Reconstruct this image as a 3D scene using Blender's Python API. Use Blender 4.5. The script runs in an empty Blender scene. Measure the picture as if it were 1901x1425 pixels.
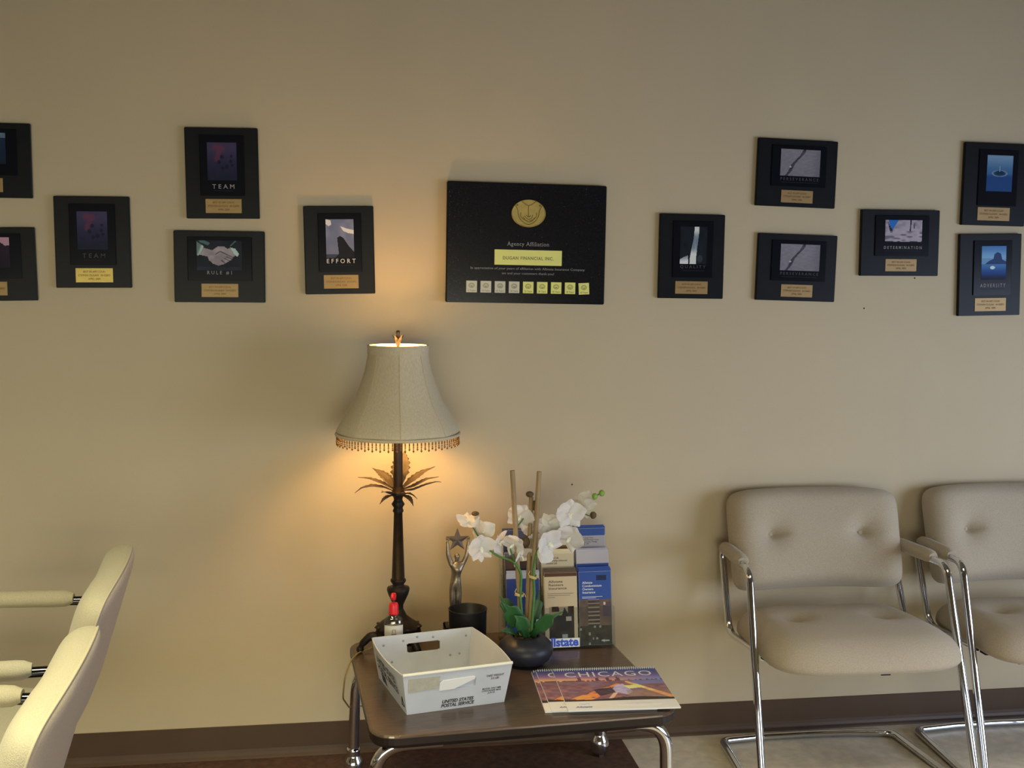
import bpy, math, random
from mathutils import Vector, Matrix, Euler

random.seed(7)
SC = bpy.context.scene
COL = SC.collection
PI = math.pi

# ------------------------------------------------------------------ camera
CAM_D, CAM_H = 3.369, 1.4455
cam_data = bpy.data.cameras.new('camera')
cam_data.sensor_width = 36.0
cam_data.lens = 2050.0 / 1901.0 * 36.0
cam_data.clip_start = 0.05
cam = bpy.data.objects.new('camera', cam_data)
COL.objects.link(cam)
_r = Vector((0.98909, -0.14706, 0.00807))
_u = Vector((0.0048, 0.08697, 0.9962))
_f = Vector((0.1472, 0.9853, -0.08673))
cam.matrix_world = Matrix(((_r.x, _u.x, -_f.x, 0.0), (_r.y, _u.y, -_f.y, -CAM_D), (_r.z, _u.z, -_f.z, CAM_H), (0, 0, 0, 1)))
SC.camera = cam

# ------------------------------------------------------------------ world, lights, exposure
world = bpy.data.worlds.new('daylight')
SC.world = world
world.use_nodes = True
wn = world.node_tree.nodes
wn['Background'].inputs[0].default_value = (0.55, 0.68, 0.95, 1)
wn['Background'].inputs[1].default_value = 1.0


def area(name, loc, target, sx, sy, power, color):
    d = bpy.data.lights.new(name, 'AREA')
    d.shape = 'RECTANGLE'
    d.size, d.size_y = sx, sy
    d.energy = power
    d.color = color
    o = bpy.data.objects.new(name, d)
    COL.objects.link(o)
    o.location = loc
    o.rotation_euler = (Vector(target) - Vector(loc)).to_track_quat('-Z', 'Y').to_euler()
    return o


LAMP_BULB = 170.0
# recessed louvred ceiling fixtures (cut off sideways), the glazed office front behind the camera, and the window in the right-hand wall
o = area('ceiling_fixture_left', (-0.7, -1.95, 2.69), (-0.7, -1.95, 0), 1.2, 0.6, 31, (1.0, 0.93, 0.58))
o.data.spread = math.radians(100)
o = area('ceiling_fixture_right', (1.7, -2.05, 2.69), (1.7, -2.05, 0), 1.2, 0.6, 13, (1.0, 0.92, 0.74))
o.data.spread = math.radians(100)
o = area('office_front_light', (-0.7, -4.52, 0.72), (-0.7, 0, 0.62), 3.6, 1.1, 12, (1.0, 0.93, 0.64))
o.data.spread = math.radians(64)
o = area('right_window_daylight', (3.86, -2.25, 0.90), (1.9, -0.2, 0.70), 2.1, 1.2, 23, (0.66, 0.76, 1.0))
o.data.spread = math.radians(100)

SC.view_settings.view_transform = 'Standard'
SC.view_settings.look = 'None'
SC.view_settings.gamma = 1.0
SC.view_settings.use_curve_mapping = False
SC.view_settings.exposure = -0.20
SC.cycles.max_bounces = 8
SC.cycles.transparent_max_bounces = 16
SC.cycles.caustics_reflective = False
SC.cycles.caustics_refractive = False


# ------------------------------------------------------------------ helpers
def lin(c):
    c = c / 255.0
    return c / 12.92 if c <= 0.04045 else ((c + 0.055) / 1.055) ** 2.4


def C(rgb, k=0.5):
    """base colour of a surface seen as sRGB rgb where the room light gives k"""
    return tuple(min(0.92, lin(v) / k) for v in rgb)


MATS = {}


def mat(name, rgb, rough=0.6, metal=0.0, k=0.5, noise=0.0, nscale=60.0, bump=0.0, bscale=200.0, spec=0.5, coat=0.0, sheen=0.0, stretch=None, dark=None, trans=0.0, ior=1.45, alpha=1.0, emit=None, estr=0.0):
    if name in MATS:
        return MATS[name]
    m = bpy.data.materials.new(name)
    m.use_nodes = True
    nt = m.node_tree
    b = nt.nodes['Principled BSDF']
    col = C(rgb, k)
    b.inputs['Base Color'].default_value = (*col, 1)
    b.inputs['Roughness'].default_value = rough
    b.inputs['Metallic'].default_value = metal
    b.inputs['Specular IOR Level'].default_value = spec
    b.inputs['IOR'].default_value = ior
    b.inputs['Coat Weight'].default_value = coat
    b.inputs['Coat Roughness'].default_value = 0.08
    b.inputs['Sheen Weight'].default_value = sheen
    b.inputs['Transmission Weight'].default_value = trans
    if emit:
        b.inputs['Emission Color'].default_value = (*emit, 1)
        b.inputs['Emission Strength'].default_value = estr
    tc = nt.nodes.new('ShaderNodeTexCoord')
    mp = nt.nodes.new('ShaderNodeMapping')
    nt.links.new(tc.outputs['Object'], mp.inputs[0])
    if stretch:
        mp.inputs['Scale'].default_value = stretch
    n = nt.nodes.new('ShaderNodeTexNoise')
    n.inputs['Scale'].default_value = nscale
    n.inputs['Detail'].default_value = 4
    nt.links.new(mp.outputs[0], n.inputs['Vector'])
    mix = nt.nodes.new('ShaderNodeMix')
    mix.data_type = 'RGBA'
    d = C(dark, k) if dark else tuple(v * (1 - noise) for v in col)
    l = col if dark else tuple(min(0.95, v * (1 + noise * 0.6)) for v in col)
    mix.inputs[6].default_value = (*d, 1)
    mix.inputs[7].default_value = (*l, 1)
    ramp = nt.nodes.new('ShaderNodeMapRange')
    ramp.inputs[1].default_value = 0.3
    ramp.inputs[2].default_value = 0.7
    nt.links.new(n.outputs[0], ramp.inputs[0])
    nt.links.new(ramp.outputs[0], mix.inputs[0])
    nt.links.new(mix.outputs[2], b.inputs['Base Color'])
    if bump > 0:
        n2 = nt.nodes.new('ShaderNodeTexNoise')
        n2.inputs['Scale'].default_value = bscale
        n2.inputs['Detail'].default_value = 3
        nt.links.new(mp.outputs[0], n2.inputs['Vector'])
        bp = nt.nodes.new('ShaderNodeBump')
        bp.inputs['Strength'].default_value = bump
        bp.inputs['Distance'].default_value = 0.002
        nt.links.new(n2.outputs[0], bp.inputs['Height'])
        nt.links.new(bp.outputs[0], b.inputs['Normal'])
    MATS[name] = m
    return m


def print_mat(name='printed_paper', rough=0.45, coat=0.0):
    if name in MATS:
        return MATS[name]
    m = bpy.data.materials.new(name)
    m.use_nodes = True
    b = m.node_tree.nodes['Principled BSDF']
    a = m.node_tree.nodes.new('ShaderNodeAttribute')
    a.attribute_name = 'ink'
    m.node_tree.links.new(a.outputs['Color'], b.inputs['Base Color'])
    b.inputs['Roughness'].default_value = rough
    b.inputs['Coat Weight'].default_value = coat
    b.inputs['Specular IOR Level'].default_value = 0.12
    MATS[name] = m
    return m


def clear_mat(name, tint=(0.95, 0.97, 0.97), refl=0.06, rough=0.03):
    """thin clear plastic: see-through with a fresnel reflection"""
    if name in MATS:
        return MATS[name]
    m = bpy.data.materials.new(name)
    m.use_nodes = True
    nt = m.node_tree
    nt.nodes.remove(nt.nodes['Principled BSDF'])
    out = nt.nodes['Material Output']
    t = nt.nodes.new('ShaderNodeBsdfTransparent')
    t.inputs[0].default_value = (*tint, 1)
    g = nt.nodes.new('ShaderNodeBsdfGlossy')
    g.inputs['Roughness'].default_value = rough
    fr = nt.nodes.new('ShaderNodeValue')
    fr.outputs[0].default_value = refl
    mx = nt.nodes.new('ShaderNodeMixShader')
    nt.links.new(fr.outputs[0], mx.inputs[0])
    nt.links.new(t.outputs[0], mx.inputs[1])
    nt.links.new(g.outputs[0], mx.inputs[2])
    nt.links.new(mx.outputs[0], out.inputs[0])
    MATS[name] = m
    return m


class MB:
    """collects shapes into one mesh"""
    def __init__(self):
        self.v, self.f, self.s = [], [], []

    def add(self, verts, faces, smooth=False, M=None):
        o = len(self.v)
        for p in verts:
            p = Vector(p)
            self.v.append(tuple(M @ p) if M else tuple(p))
        for f in faces:
            self.f.append(tuple(i + o for i in f))
            self.s.append(smooth)
        return self

    def box(self, x0, x1, y0, y1, z0, z1, bev=0.0, M=None):
        if bev <= 0:
            vs = [(x, y, z) for z in (z0, z1) for y in (y0, y1) for x in (x0, x1)]
            return self.add(vs, [(0, 2, 3, 1), (4, 5, 7, 6), (0, 1, 5, 4), (2, 6, 7, 3), (0, 4, 6, 2), (1, 3, 7, 5)], False, M)
        vs, idx = [], {}
        X, Y, Z = (x0, x1), (y0, y1), (z0, z1)
        for i in (0, 1):
            for j in (0, 1):
                for kk in (0, 1):
                    sx, sy, sz = (1 if i == 0 else -1), (1 if j == 0 else -1), (1 if kk == 0 else -1)
                    for a, p in (('x', (X[i], Y[j] + sy * bev, Z[kk] + sz * bev)), ('y', (X[i] + sx * bev, Y[j], Z[kk] + sz * bev)), ('z', (X[i] + sx * bev, Y[j] + sy * bev, Z[kk]))):
                        idx[(a, i, j, kk)] = len(vs)
                        vs.append(p)
        fs = []
        for s in (0, 1):
            q = [idx[('x', s, j, k)] for j, k in ((0, 0), (1, 0), (1, 1), (0, 1))]
            fs.append(q if s else q[::-1])
            q = [idx[('y', i, s, k)] for i, k in ((0, 0), (1, 0), (1, 1), (0, 1))]
            fs.append(q[::-1] if s else q)
            q = [idx[('z', i, j, s)] for i, j in ((0, 0), (1, 0), (1, 1), (0, 1))]
            fs.append(q if s else q[::-1])
        for i in (0, 1):
            for j in (0, 1):
                q = [idx[('x', i, j, 0)], idx[('y', i, j, 0)], idx[('y', i, j, 1)], idx[('x', i, j, 1)]]
                fs.append(q if (i == j) else q[::-1])
                q = [idx[('y', i, 0, j)], idx[('z', i, 0, j)], idx[('z', i, 1, j)], idx[('y', i, 1, j)]]
                fs.append(q if (i == j) else q[::-1])
                q = [idx[('x', 0, i, j)], idx[('z', 0, i, j)], idx[('z', 1, i, j)], idx[('x', 1, i, j)]]
                fs.append(q[::-1] if (i == j) else q)
                for kk in (0, 1):
                    q = [idx[('x', i, j, kk)], idx[('y', i, j, kk)], idx[('z', i, j, kk)]]
                    fs.append(q if (i + j + kk) % 2 else q[::-1])
        return self.add(vs, fs, False, M)

    def tube(self, pts, r, seg=12, caps=True, flat=1.0, M=None, closed=False):
        pts = [Vector(p) for p in pts]
        n = len(pts)
        rs = r if isinstance(r, (list, tuple)) else [r] * n
        vs, fs = [], []
        prev = None
        for i in range(n):
            a = pts[(i - 1) % n] if (closed or i > 0) else pts[0]
            b = pts[(i + 1) % n] if (closed or i < n - 1) else pts[-1]
            t = (b - a).normalized()
            if prev is None:
                ref = Vector((0, 0, 1)) if abs(t.z) < 0.9 else Vector((1, 0, 0))
                nn = (ref - t * ref.dot(t)).normalized()
            else:
                nn = prev - t * prev.dot(t)
                nn = nn.normalized() if nn.length > 1e-6 else t.orthogonal().normalized()
            prev = nn
            bb = t.cross(nn)
            for k in range(seg):
                a_ = 2 * PI * k / seg
                vs.append(pts[i] + nn * (math.cos(a_) * rs[i]) + bb * (math.sin(a_) * rs[i] * flat))
        for i in range(n if closed else n - 1):
            j = (i + 1) % n
            for k in range(seg):
                k2 = (k + 1) % seg
                fs.append((i * seg + k, i * seg + k2, j * seg + k2, j * seg + k))
        self.add(vs, fs, True, M)
        if caps and not closed:
            self.add(vs[:seg][::-1], [tuple(range(seg))], False, M)
            self.add(vs[-seg:], [tuple(range(seg))], False, M)
        return self

    def lathe(self, prof, seg=32, M=None, smooth=True, caps=True, sq=None):
        """prof: (r, z) list from bottom up"""
        vs, fs = [], []
        for r, z in prof:
            for k in range(seg):
                a = 2 * PI * k / seg
                q = sq(a, z) if sq else 1.0
                vs.append((r * q * math.cos(a), r * q * math.sin(a), z))
        for i in range(len(prof) - 1):
            for k in range(seg):
                k2 = (k + 1) % seg
                fs.append((i * seg + k, i * seg + k2, (i + 1) * seg + k2, (i + 1) * seg + k))
        self.add(vs, fs, smooth, M)
        if caps:
            if prof[0][0] > 1e-5:
                self.add(vs[:seg][::-1], [tuple(range(seg))], False, M)
            if prof[-1][0] > 1e-5:
                self.add(vs[-seg:], [tuple(range(seg))], False, M)
        return self

    def prism(self, poly, y0, y1, M=None):
        """poly in x,z extruded along y from y0 (front, towards -y) to y1"""
        n = len(poly)
        vs = [(x, y0, z) for x, z in poly] + [(x, y1, z) for x, z in poly]
        fs = [tuple(range(n)), tuple(range(2 * n - 1, n - 1, -1))]
        for i in range(n):
            j = (i + 1) % n
            fs.append((i, i + n, j + n, j))
        return self.add(vs, fs, False, M)

    def grid(self, P, smooth=True, M=None, flip=False):
        """P: rows of points"""
        nu, nv = len(P), len(P[0])
        vs = [p for row in P for p in row]
        fs = []
        for i in range(nu - 1):
            for j in range(nv - 1):
                q = (i * nv + j, i * nv + j + 1, (i + 1) * nv + j + 1, (i + 1) * nv + j)
                fs.append(q[::-1] if flip else q)
        return self.add(vs, fs, smooth, M)

    def mesh(self, name, m):
        me = bpy.data.meshes.new(name)
        me.from_pydata(self.v, [], self.f)
        me.polygons.foreach_set('use_smooth', self.s)
        if m:
            me.materials.append(m)
        me.update()
        return me

    def build(self, name, m, parent=None, fix=True):
        me = self.mesh(name, m)
        if fix:
            import bmesh
            bm = bmesh.new()
            bm.from_mesh(me)
            bmesh.ops.recalc_face_normals(bm, faces=bm.faces)
            bm.to_mesh(me)
            bm.free()
        return link(name, me, parent)


def link(name, me, parent=None, loc=None, M=None):
    o = bpy.data.objects.new(name, me)
    COL.objects.link(o)
    if parent:
        o.parent = parent
    if M is not None:
        o.matrix_local = M
    elif loc is not None:
        o.location = loc
    return o


def tag(o, label=None, cat=None, group=None, kind=None):
    if label:
        o['label'] = label
    if cat:
        o['category'] = cat
    if group:
        o['group'] = group
    if kind:
        o['kind'] = kind
    return o


def thing(name, label, cat, loc=(0, 0, 0), rotz=0.0, group=None):
    o = bpy.data.objects.new(name, None)
    o.empty_display_size = 0.05
    COL.objects.link(o)
    o.location = loc
    o.rotation_euler = (0, 0, rotz)
    return tag(o, label, cat, group)


def fillet(pts, rad, n=6):
    pts = [Vector(p) for p in pts]
    rads = rad if isinstance(rad, (list, tuple)) else [rad] * len(pts)
    out = [pts[0]]
    for i in range(1, len(pts) - 1):
        p, a, b = pts[i], pts[i - 1], pts[i + 1]
        da, db = (a - p), (b - p)
        la, lb = da.length, db.length
        da.normalize(), db.normalize()
        ang = da.angle(db)
        t = min(rads[i] / math.tan(ang / 2), la * 0.49, lb * 0.49)
        s, e = p + da * t, p + db * t
        for k in range(n + 1):
            w = k / n
            out.append((s * (1 - w) ** 2) + (p * 2 * w * (1 - w)) + (e * w ** 2))
    out.append(pts[-1])
    return out


def sm(a, b, x):
    t = max(0.0, min(1.0, (x - a) / (b - a)))
    return t * t * (3 - 2 * t)


def hsh(i, j, s=0):
    v = math.sin(i * 127.1 + j * 311.7 + s * 74.7) * 43758.5453
    return v - math.floor(v)


def vnoise(x, y, s=0):
    i, j = math.floor(x), math.floor(y)
    fx, fy = x - i, y - j
    fx, fy = fx * fx * (3 - 2 * fx), fy * fy * (3 - 2 * fy)
    a = hsh(i, j, s) * (1 - fx) + hsh(i + 1, j, s) * fx
    b = hsh(i, j + 1, s) * (1 - fx) + hsh(i + 1, j + 1, s) * fx
    return a * (1 - fy) + b * fy


def mixc(a, b, t):
    return tuple(a[i] * (1 - t) + b[i] * t for i in range(3))


def inpoly(x, y, poly):
    c = False
    j = len(poly) - 1
    for i in range(len(poly)):
        xi, yi = poly[i]
        xj, yj = poly[j]
        if (yi > y) != (yj > y) and x < (xj - xi) * (y - yi) / (yj - yi) + xi:
            c = not c
        j = i
    return c


def segd(x, y, a, b):
    ax, ay = a
    bx, by = b
    t = ((x - ax) * (bx - ax) + (y - ay) * (by - ay)) / max(1e-9, (bx - ax) ** 2 + (by - ay) ** 2)
    t = max(0, min(1, t))
    return math.hypot(x - ax - t * (bx - ax), y - ay - t * (by - ay))


def print_panel(name, w, h, nx, ny, func, parent, M, k=0.5, m=None):
    """flat printed picture: a fine grid of cells, each with its ink colour. local x right, z up, facing -y; centred"""
    vs = [((i / nx - 0.5) * w, 0, (0.5 - j / ny) * h) for j in range(ny + 1) for i in range(nx + 1)]
    fs, cols = [], []
    for j in range(ny):
        for i in range(nx):
            a = j * (nx + 1) + i
            fs.append((a, a + nx + 1, a + nx + 2, a + 1))
            cols.append(C(func((i + 0.5) / nx, (j + 0.5) / ny), k))
    me = bpy.data.meshes.new(name)
    me.from_pydata(vs, [], fs)
    at = me.color_attributes.new('ink', 'FLOAT_COLOR', 'CORNER')
    buf = []
    for c in cols:
        buf.extend((*c, 1.0) * 4)
    at.data.foreach_set('color', buf)
    me.materials.append(m or print_mat())
    me.update()
    return link(name, me, parent, M=M)


def add_serifs(me):
    """little feet and caps on the stroke ends, so that capitals read as a serif face"""
    vs = [v.co.copy() for v in me.vertices]
    fs = [tuple(p.vertices) for p in me.polygons]
    top = max(v.y for v in vs)
    for y, sg in ((0.0, 1), (top, -1)):
        xs = sorted(v.x for v in vs if abs(v.y - y) < 0.012)
        groups = []
        for x in xs:
            if groups and x - groups[-1][1] < 0.13:
                groups[-1][1] = x
            else:
                groups.append([x, x])
        for a, b in groups:
            if b - a < 0.02 or b - a > 0.34:
                continue
            n = len(vs)
            vs += [Vector((a - .055, y, 0)), Vector((b + .055, y, 0)), Vector((b + .055, y + sg * .045, 0)), Vector((a - .055, y + sg * .045, 0))]
            fs.append((n, n + 1, n + 2, n + 3) if sg > 0 else (n + 3, n + 2, n + 1, n))
    out = bpy.data.meshes.new('lettering')
    out.from_pydata([tuple(v) for v in vs], [], fs)
    bpy.data.meshes.remove(me)
    return out


def text_mesh(s, w, h, bold=0.0, shear=0.0, spacing=1.0, ext=0.0, align='CENTER', line=1.0, serif=False):
    cu = bpy.data.curves.new('lettering', 'FONT')
    cu.body = s
    cu.size = 1.0
    cu.offset = bold
    cu.shear = shear
    cu.space_character = spacing
    cu.space_line = line
    cu.align_x = align
    cu.resolution_u = 3
    o = bpy.data.objects.new('lettering', cu)
    me = bpy.data.meshes.new_from_object(o)
    bpy.data.objects.remove(o)
    bpy.data.curves.remove(cu)
    if serif:
        me = add_serifs(me)
    xs = [v.co.x for v in me.vertices]
    ys = [v.co.y for v in me.vertices]
    x0, x1, y0, y1 = min(xs), max(xs), min(ys), max(ys)
    sx, sy = w / (x1 - x0), h / (y1 - y0)
    for v in me.vertices:
        v.co = ((v.co.x - (x0 + x1) / 2) * sx, 0, (v.co.y - (y0 + y1) / 2) * sy)
    return me


def lettering(name, s, w, h, m, parent, M, **kw):
    """flat letters: local x right, z up, facing -y"""
    me = text_mesh(s, w, h, **kw)
    me.materials.append(m)
    return link(name, me, parent, M=M)


def T(x, y, z):
    return Matrix.Translation((x, y, z))


def RX(a):
    return Matrix.Rotation(a, 4, 'X')


def RY(a):
    return Matrix.Rotation(a, 4, 'Y')


def RZ(a):
    return Matrix.Rotation(a, 4, 'Z')


# pixel -> wall point (used to hang flat things on the wall plane y=0, as they hang in the room)
def on_wall(px, py, y=0.0):
    d = _r * ((px - 950.5) / 2050.0) + _u * (-(py - 712.5) / 2050.0) + _f
    t = (y + CAM_D) / d.y
    return Vector((0, -CAM_D, CAM_H)) + d * t


# ------------------------------------------------------------------ materials
M_wall = mat('wall_paint', (155, 144, 121), 0.85, noise=0.03, nscale=3, bump=0.12, bscale=260, spec=0.25)
M_base = mat('brown_vinyl_baseboard', (64, 50, 38), 0.45, noise=0.10, nscale=6, spec=0.4)
M_ceil = mat('ceiling_tile', (112, 108, 102), 0.9, noise=0.08, nscale=120)
M_floor = mat('speckled_vinyl_floor', (172, 164, 148), 0.35, noise=0.16, nscale=26, spec=0.4)
M_carpet = mat('dark_brown_flooring', (68, 50, 42), 0.75, noise=0.35, nscale=45, bump=0.25, bscale=300)
M_wood = mat('dark_walnut_laminate', (66, 54, 47), 0.28, noise=0.35, nscale=18, stretch=(1.2, 14, 14), coat=0.15)
M_wood_edge = mat('dark_table_edge', (28, 22, 20), 0.4, noise=0.2, nscale=20)
M_chrome = mat('chrome', (225, 228, 232), 0.06, 1.0, k=1.0)
M_chrome_darkrefl = mat('chrome_dark_reflection', (84, 84, 90), 0.12, 1.0, k=1.0)  # same chrome, with the dark surroundings it reflects put into its colour
M_fabric = mat('oatmeal_tweed', (142, 132, 115), 0.95, noise=0.16, nscale=420, bump=0.5, bscale=520, sheen=0.25, spec=0.2)
M_fabric_pale = mat('pale_cream_tweed', (144, 138, 120), 0.95, noise=0.12, nscale=420, bump=0.5, bscale=520, sheen=0.25, spec=0.2)
M_fabric_shell = mat('grey_beige_tweed', (156, 144, 130), 0.95, noise=0.12, nscale=420, bump=0.4, bscale=520, sheen=0.2, spec=0.2)
M_piping = mat('cream_piping', (146, 138, 120), 0.9)
M_under = mat('black_underside', (26, 24, 23), 0.8)
M_plaque = mat('black_plaque_lacquer', (15, 17, 20), 0.35, noise=0.15, nscale=20, spec=0.2)
M_plate = mat('black_acrylic', (12, 14, 20), 0.2, spec=0.16)
M_brass = mat('brushed_brass', (124, 102, 66), 0.45, 0.35, noise=0.15, nscale=30, stretch=(1, 30, 60))
M_brass_b = mat('bright_brass', (200, 160, 84), 0.5, 0.2, noise=0.06, nscale=30)
M_engrave = mat('engraved_letters', (78, 58, 30), 0.7)
M_title_grey = mat('grey_print', (120, 118, 118), 0.6)
M_title_dim = mat('dim_grey_print', (62, 62, 66), 0.7, spec=.2)
M_subtitle = mat('faint_print', (36, 36, 40), 0.7, spec=.2)
M_title_pale = mat('pale_print', (176, 172, 166), 0.6)
M_marble = mat('black_speckled_marble', (18, 19, 24), 0.2, dark=(10, 10, 14), nscale=160, spec=0.3)
M_gold = mat('antique_gold_medallion', (140, 124, 70), 0.45, 0.3, noise=0.12, nscale=60)
M_gold_dk = mat('gold_relief_line', (104, 90, 42), 0.5, 0.4)
M_gold_tag = mat('gold_tag', (204, 186, 106), 0.45, 0.15)
M_silver_tag = mat('silver_tag', (158, 156, 142), 0.45, 0.2)
M_tag_ink = mat('tag_ink', (84, 78, 50), 0.6)
M_bronze = mat('dark_bronze', (26, 20, 18), 0.45, 0.0, spec=0.3, noise=0.35, nscale=40, bump=0.15, bscale=120)
M_leafmetal = mat('bronze_leaf_metal', (54, 43, 36), 0.55, 0.1, noise=0.25, nscale=60)
M_bead = mat('amber_bead', (92, 64, 30), 0.25, noise=0.2, nscale=200)
M_white_plastic = mat('white_corrugated_plastic', (153, 157, 164), 0.5, k=0.5, noise=0.05, nscale=20)
M_ink = mat('black_stencil_ink', (46, 44, 46), 0.7)
M_navy_paper = mat('navy_paper', (44, 62, 120), 0.5)
M_white_paper = mat('white_paper', (212, 210, 208), 0.7)
M_red = mat('red_pump_plastic', (172, 28, 36), 0.35)
M_label = mat('white_bottle_label', (172, 168, 160), 0.6)
M_black = mat('black_plastic', (16, 16, 19), 0.45)
M_pot = mat('matte_black_ceramic', (28, 29, 36), 0.42, noise=0.1, nscale=30)
M_leaf = mat('orchid_leaf_green', (36, 72, 38), 0.4, noise=0.25, nscale=30, stretch=(1, 1, 0.2))
M_stem = mat('orchid_stem_green', (58, 92, 44), 0.5, noise=0.2, nscale=60)
M_bud = mat('green_bud', (98, 128, 56), 0.45)
M_brownbud = mat('brown_node', (70, 56, 36), 0.7, noise=0.3, nscale=90)
M_bamboo = mat('bamboo_stake', (118, 101, 74), 0.6, noise=0.25, nscale=40, stretch=(1, 1, 0.25))
M_raffia = mat('raffia', (158, 142, 96), 0.8)
M_moss = mat('potting_moss', (52, 46, 30), 0.95, noise=0.4, nscale=90, bump=0.6, bscale=160)
M_pewter = mat('pewter', (112, 102, 88), 0.36, 0.75, noise=0.3, nscale=60)
M_cord = mat('clear_gold_cord', (112, 96, 58), 0.4)
M_clear = clear_mat('clear_acrylic')
M_glass = clear_mat('window_glass', (0.96, 0.98, 0.98), 0.1, 0.0)
M_wire = mat('white_wire', (176, 182, 186), 0.35, 0.3)


def petal_mat():
    m = mat('white_silk_petal', (218, 208, 204), 0.7, noise=0.05, nscale=60)
    nt = m.node_tree
    b = nt.nodes['Principled BSDF']
    tr = nt.nodes.new('ShaderNodeBsdfTranslucent')
    tr.inputs[0].default_value = (0.85, 0.8, 0.76, 1)
    mx = nt.nodes.new('ShaderNodeMixShader')
    mx.inputs[0].default_value = 0.3
    out = nt.nodes['Material Output']
    nt.links.new(b.outputs[0], mx.inputs[1])
    nt.links.new(tr.outputs[0], mx.inputs[2])
    nt.links.new(mx.outputs[0], out.inputs[0])
    return m


M_petal = petal_mat()
M_petal_c = mat('orchid_throat', (206, 184, 168), 0.7)


def shade_mat():
    m = mat('taupe_silk_shade', (158, 148, 126), 0.8, noise=0.10, nscale=300, stretch=(1, 1, 0.3), bump=0.2, bscale=500)
    nt = m.node_tree
    b = nt.nodes['Principled BSDF']
    tr = nt.nodes.new('ShaderNodeBsdfTranslucent')
    tr.inputs[0].default_value = (0.75, 0.5, 0.28, 1)
    mx = nt.nodes.new('ShaderNodeMixShader')
    mx.inputs[0].default_value = 0.006
    out = nt.nodes['Material Output']
    nt.links.new(b.outputs[0], mx.inputs[1])
    nt.links.new(tr.outputs[0], mx.inputs[2])
    nt.links.new(mx.outputs[0], out.inputs[0])
    return m


M_shade = shade_mat()
M_lining = mat('cream_shade_lining', (196, 180, 150), 0.8)

# ------------------------------------------------------------------ the room
RX0, RX1, RY0, RH = -2.8, 3.95, -4.6, 2.72


def struct(name, mb, m, parent=None):
    o = mb.build(name, m, parent)
    if parent is None:
        tag(o, kind='structure')
    return o


struct('wall_back', MB().box(RX0 - 0.1, RX1 + 0.1, 0.0, 0.12, -0.1, RH + 0.1), M_wall)
struct('wall_left', MB().box(RX0 - 0.12, RX0, RY0, 0.0, -0.1, RH + 0.1), M_wall)
WR = (-3.35, -1.15, 0.22, 1.68)
rw = MB()
rw.box(RX1, RX1 + 0.12, RY0, WR[0], -0.1, RH + 0.1)
rw.box(RX1, RX1 + 0.12, WR[1], 0.0, -0.1, RH + 0.1)
rw.box(RX1, RX1 + 0.12, WR[0], WR[1], -0.1, WR[2])
rw.box(RX1, RX1 + 0.12, WR[0], WR[1], WR[3], RH + 0.1)
struct('wall_right', rw, M_wall)
struct('ceiling', MB().box(RX0, RX1, RY0, 0.0, RH, RH + 0.1), M_ceil)
struct('floor', MB().box(RX0, RX1, RY0, 0.0, -0.1, 0.0), M_floor)
WF = (-2.6, 1.2, 0.08, 1.40)
fw = MB()
fw.box(RX0 - 0.12, WF[0], RY0 - 0.14, RY0, -0.1, RH + 0.1)
fw.box(WF[1], RX1 + 0.12, RY0 - 0.14, RY0, -0.1, RH + 0.1)
fw.box(WF[0], WF[1], RY0 - 0.14, RY0, -0.1, WF[2])
fw.box(WF[0], WF[1], RY0 - 0.14, RY0, WF[3], RH + 0.1)
struct('wall_front', fw, M_wall)
M_frame = mat('bronze_window_frame', (60, 52, 46), 0.4, 0.4)
w = tag(MB().box(WF[0] + .05, WF[1] - .05, RY0 - 0.08, RY0 - 0.074, WF[2] + .05, WF[3] - .05).build('window_1', M_glass), kind='structure')
fr = MB()
a, b, c, d = WF
for x0, x1, z0, z1 in ((a, b, c, c + .05), (a, b, d - .05, d), (a, a + .05, c + .05, d - .05), (b - .05, b, c + .05, d - .05), ((a + b) / 2 - .02, (a + b) / 2 + .02, c + .05, d - .05)):
    fr.box(x0, x1, RY0 - 0.11, RY0 - 0.05, z0, z1)
fr.build('window_frame', M_frame, w)
w = tag(MB().box(RX1 + .074, RX1 + .08, WR[0] + .05, WR[1] - .05, WR[2] + .05, WR[3] - .05).build('window_2', M_glass), kind='structure')
fr = MB()
a, b, c, d = WR
for y0, y1, z0, z1 in ((a, b, c, c + .05), (a, b, d - .05, d), (a, a + .05, c + .05, d - .05), (b - .05, b, c + .05, d - .05), ((a + b) / 2 - .02, (a + b) / 2 + .02, c + .05, d - .05)):
    fr.box(RX1 + .05, RX1 + .11, y0, y1, z0, z1)
fr.build('window_frame', M_frame, w)


def baseboard(name, pts_fn, L0, L1):
    prof = [(0.0, 0.1016), (-0.004, 0.1005), (-0.0045, 0.028), (-0.006, 0.018), (-0.0095, 0.010), (-0.0155, 0.005), (-0.018, 0.001), (0.0, 0.001)]
    mb = MB()
    n = len(prof)
    vs = [pts_fn(L0, y, z) for y, z in prof] + [pts_fn(L1, y, z) for y, z in prof]
    fs = [(i, (i + 1) % n, (i + 1) % n + n, i + n) for i in range(n)] + [tuple(range(n)), tuple(range(2 * n - 1, n - 1, -1))]
    mb.add(vs, fs)
    return struct(name, mb, M_base)


baseboard('baseboard_back', lambda s, y, z: (s, y, z), RX0 + 0.02, RX1 - 0.02)
baseboard('baseboard_left', lambda s, y, z: (RX0 - y, s, z), RY0, -0.02)
baseboard('baseboard_right', lambda s, y, z: (RX1 + y, s, z), RY0, -0.02)

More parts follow.
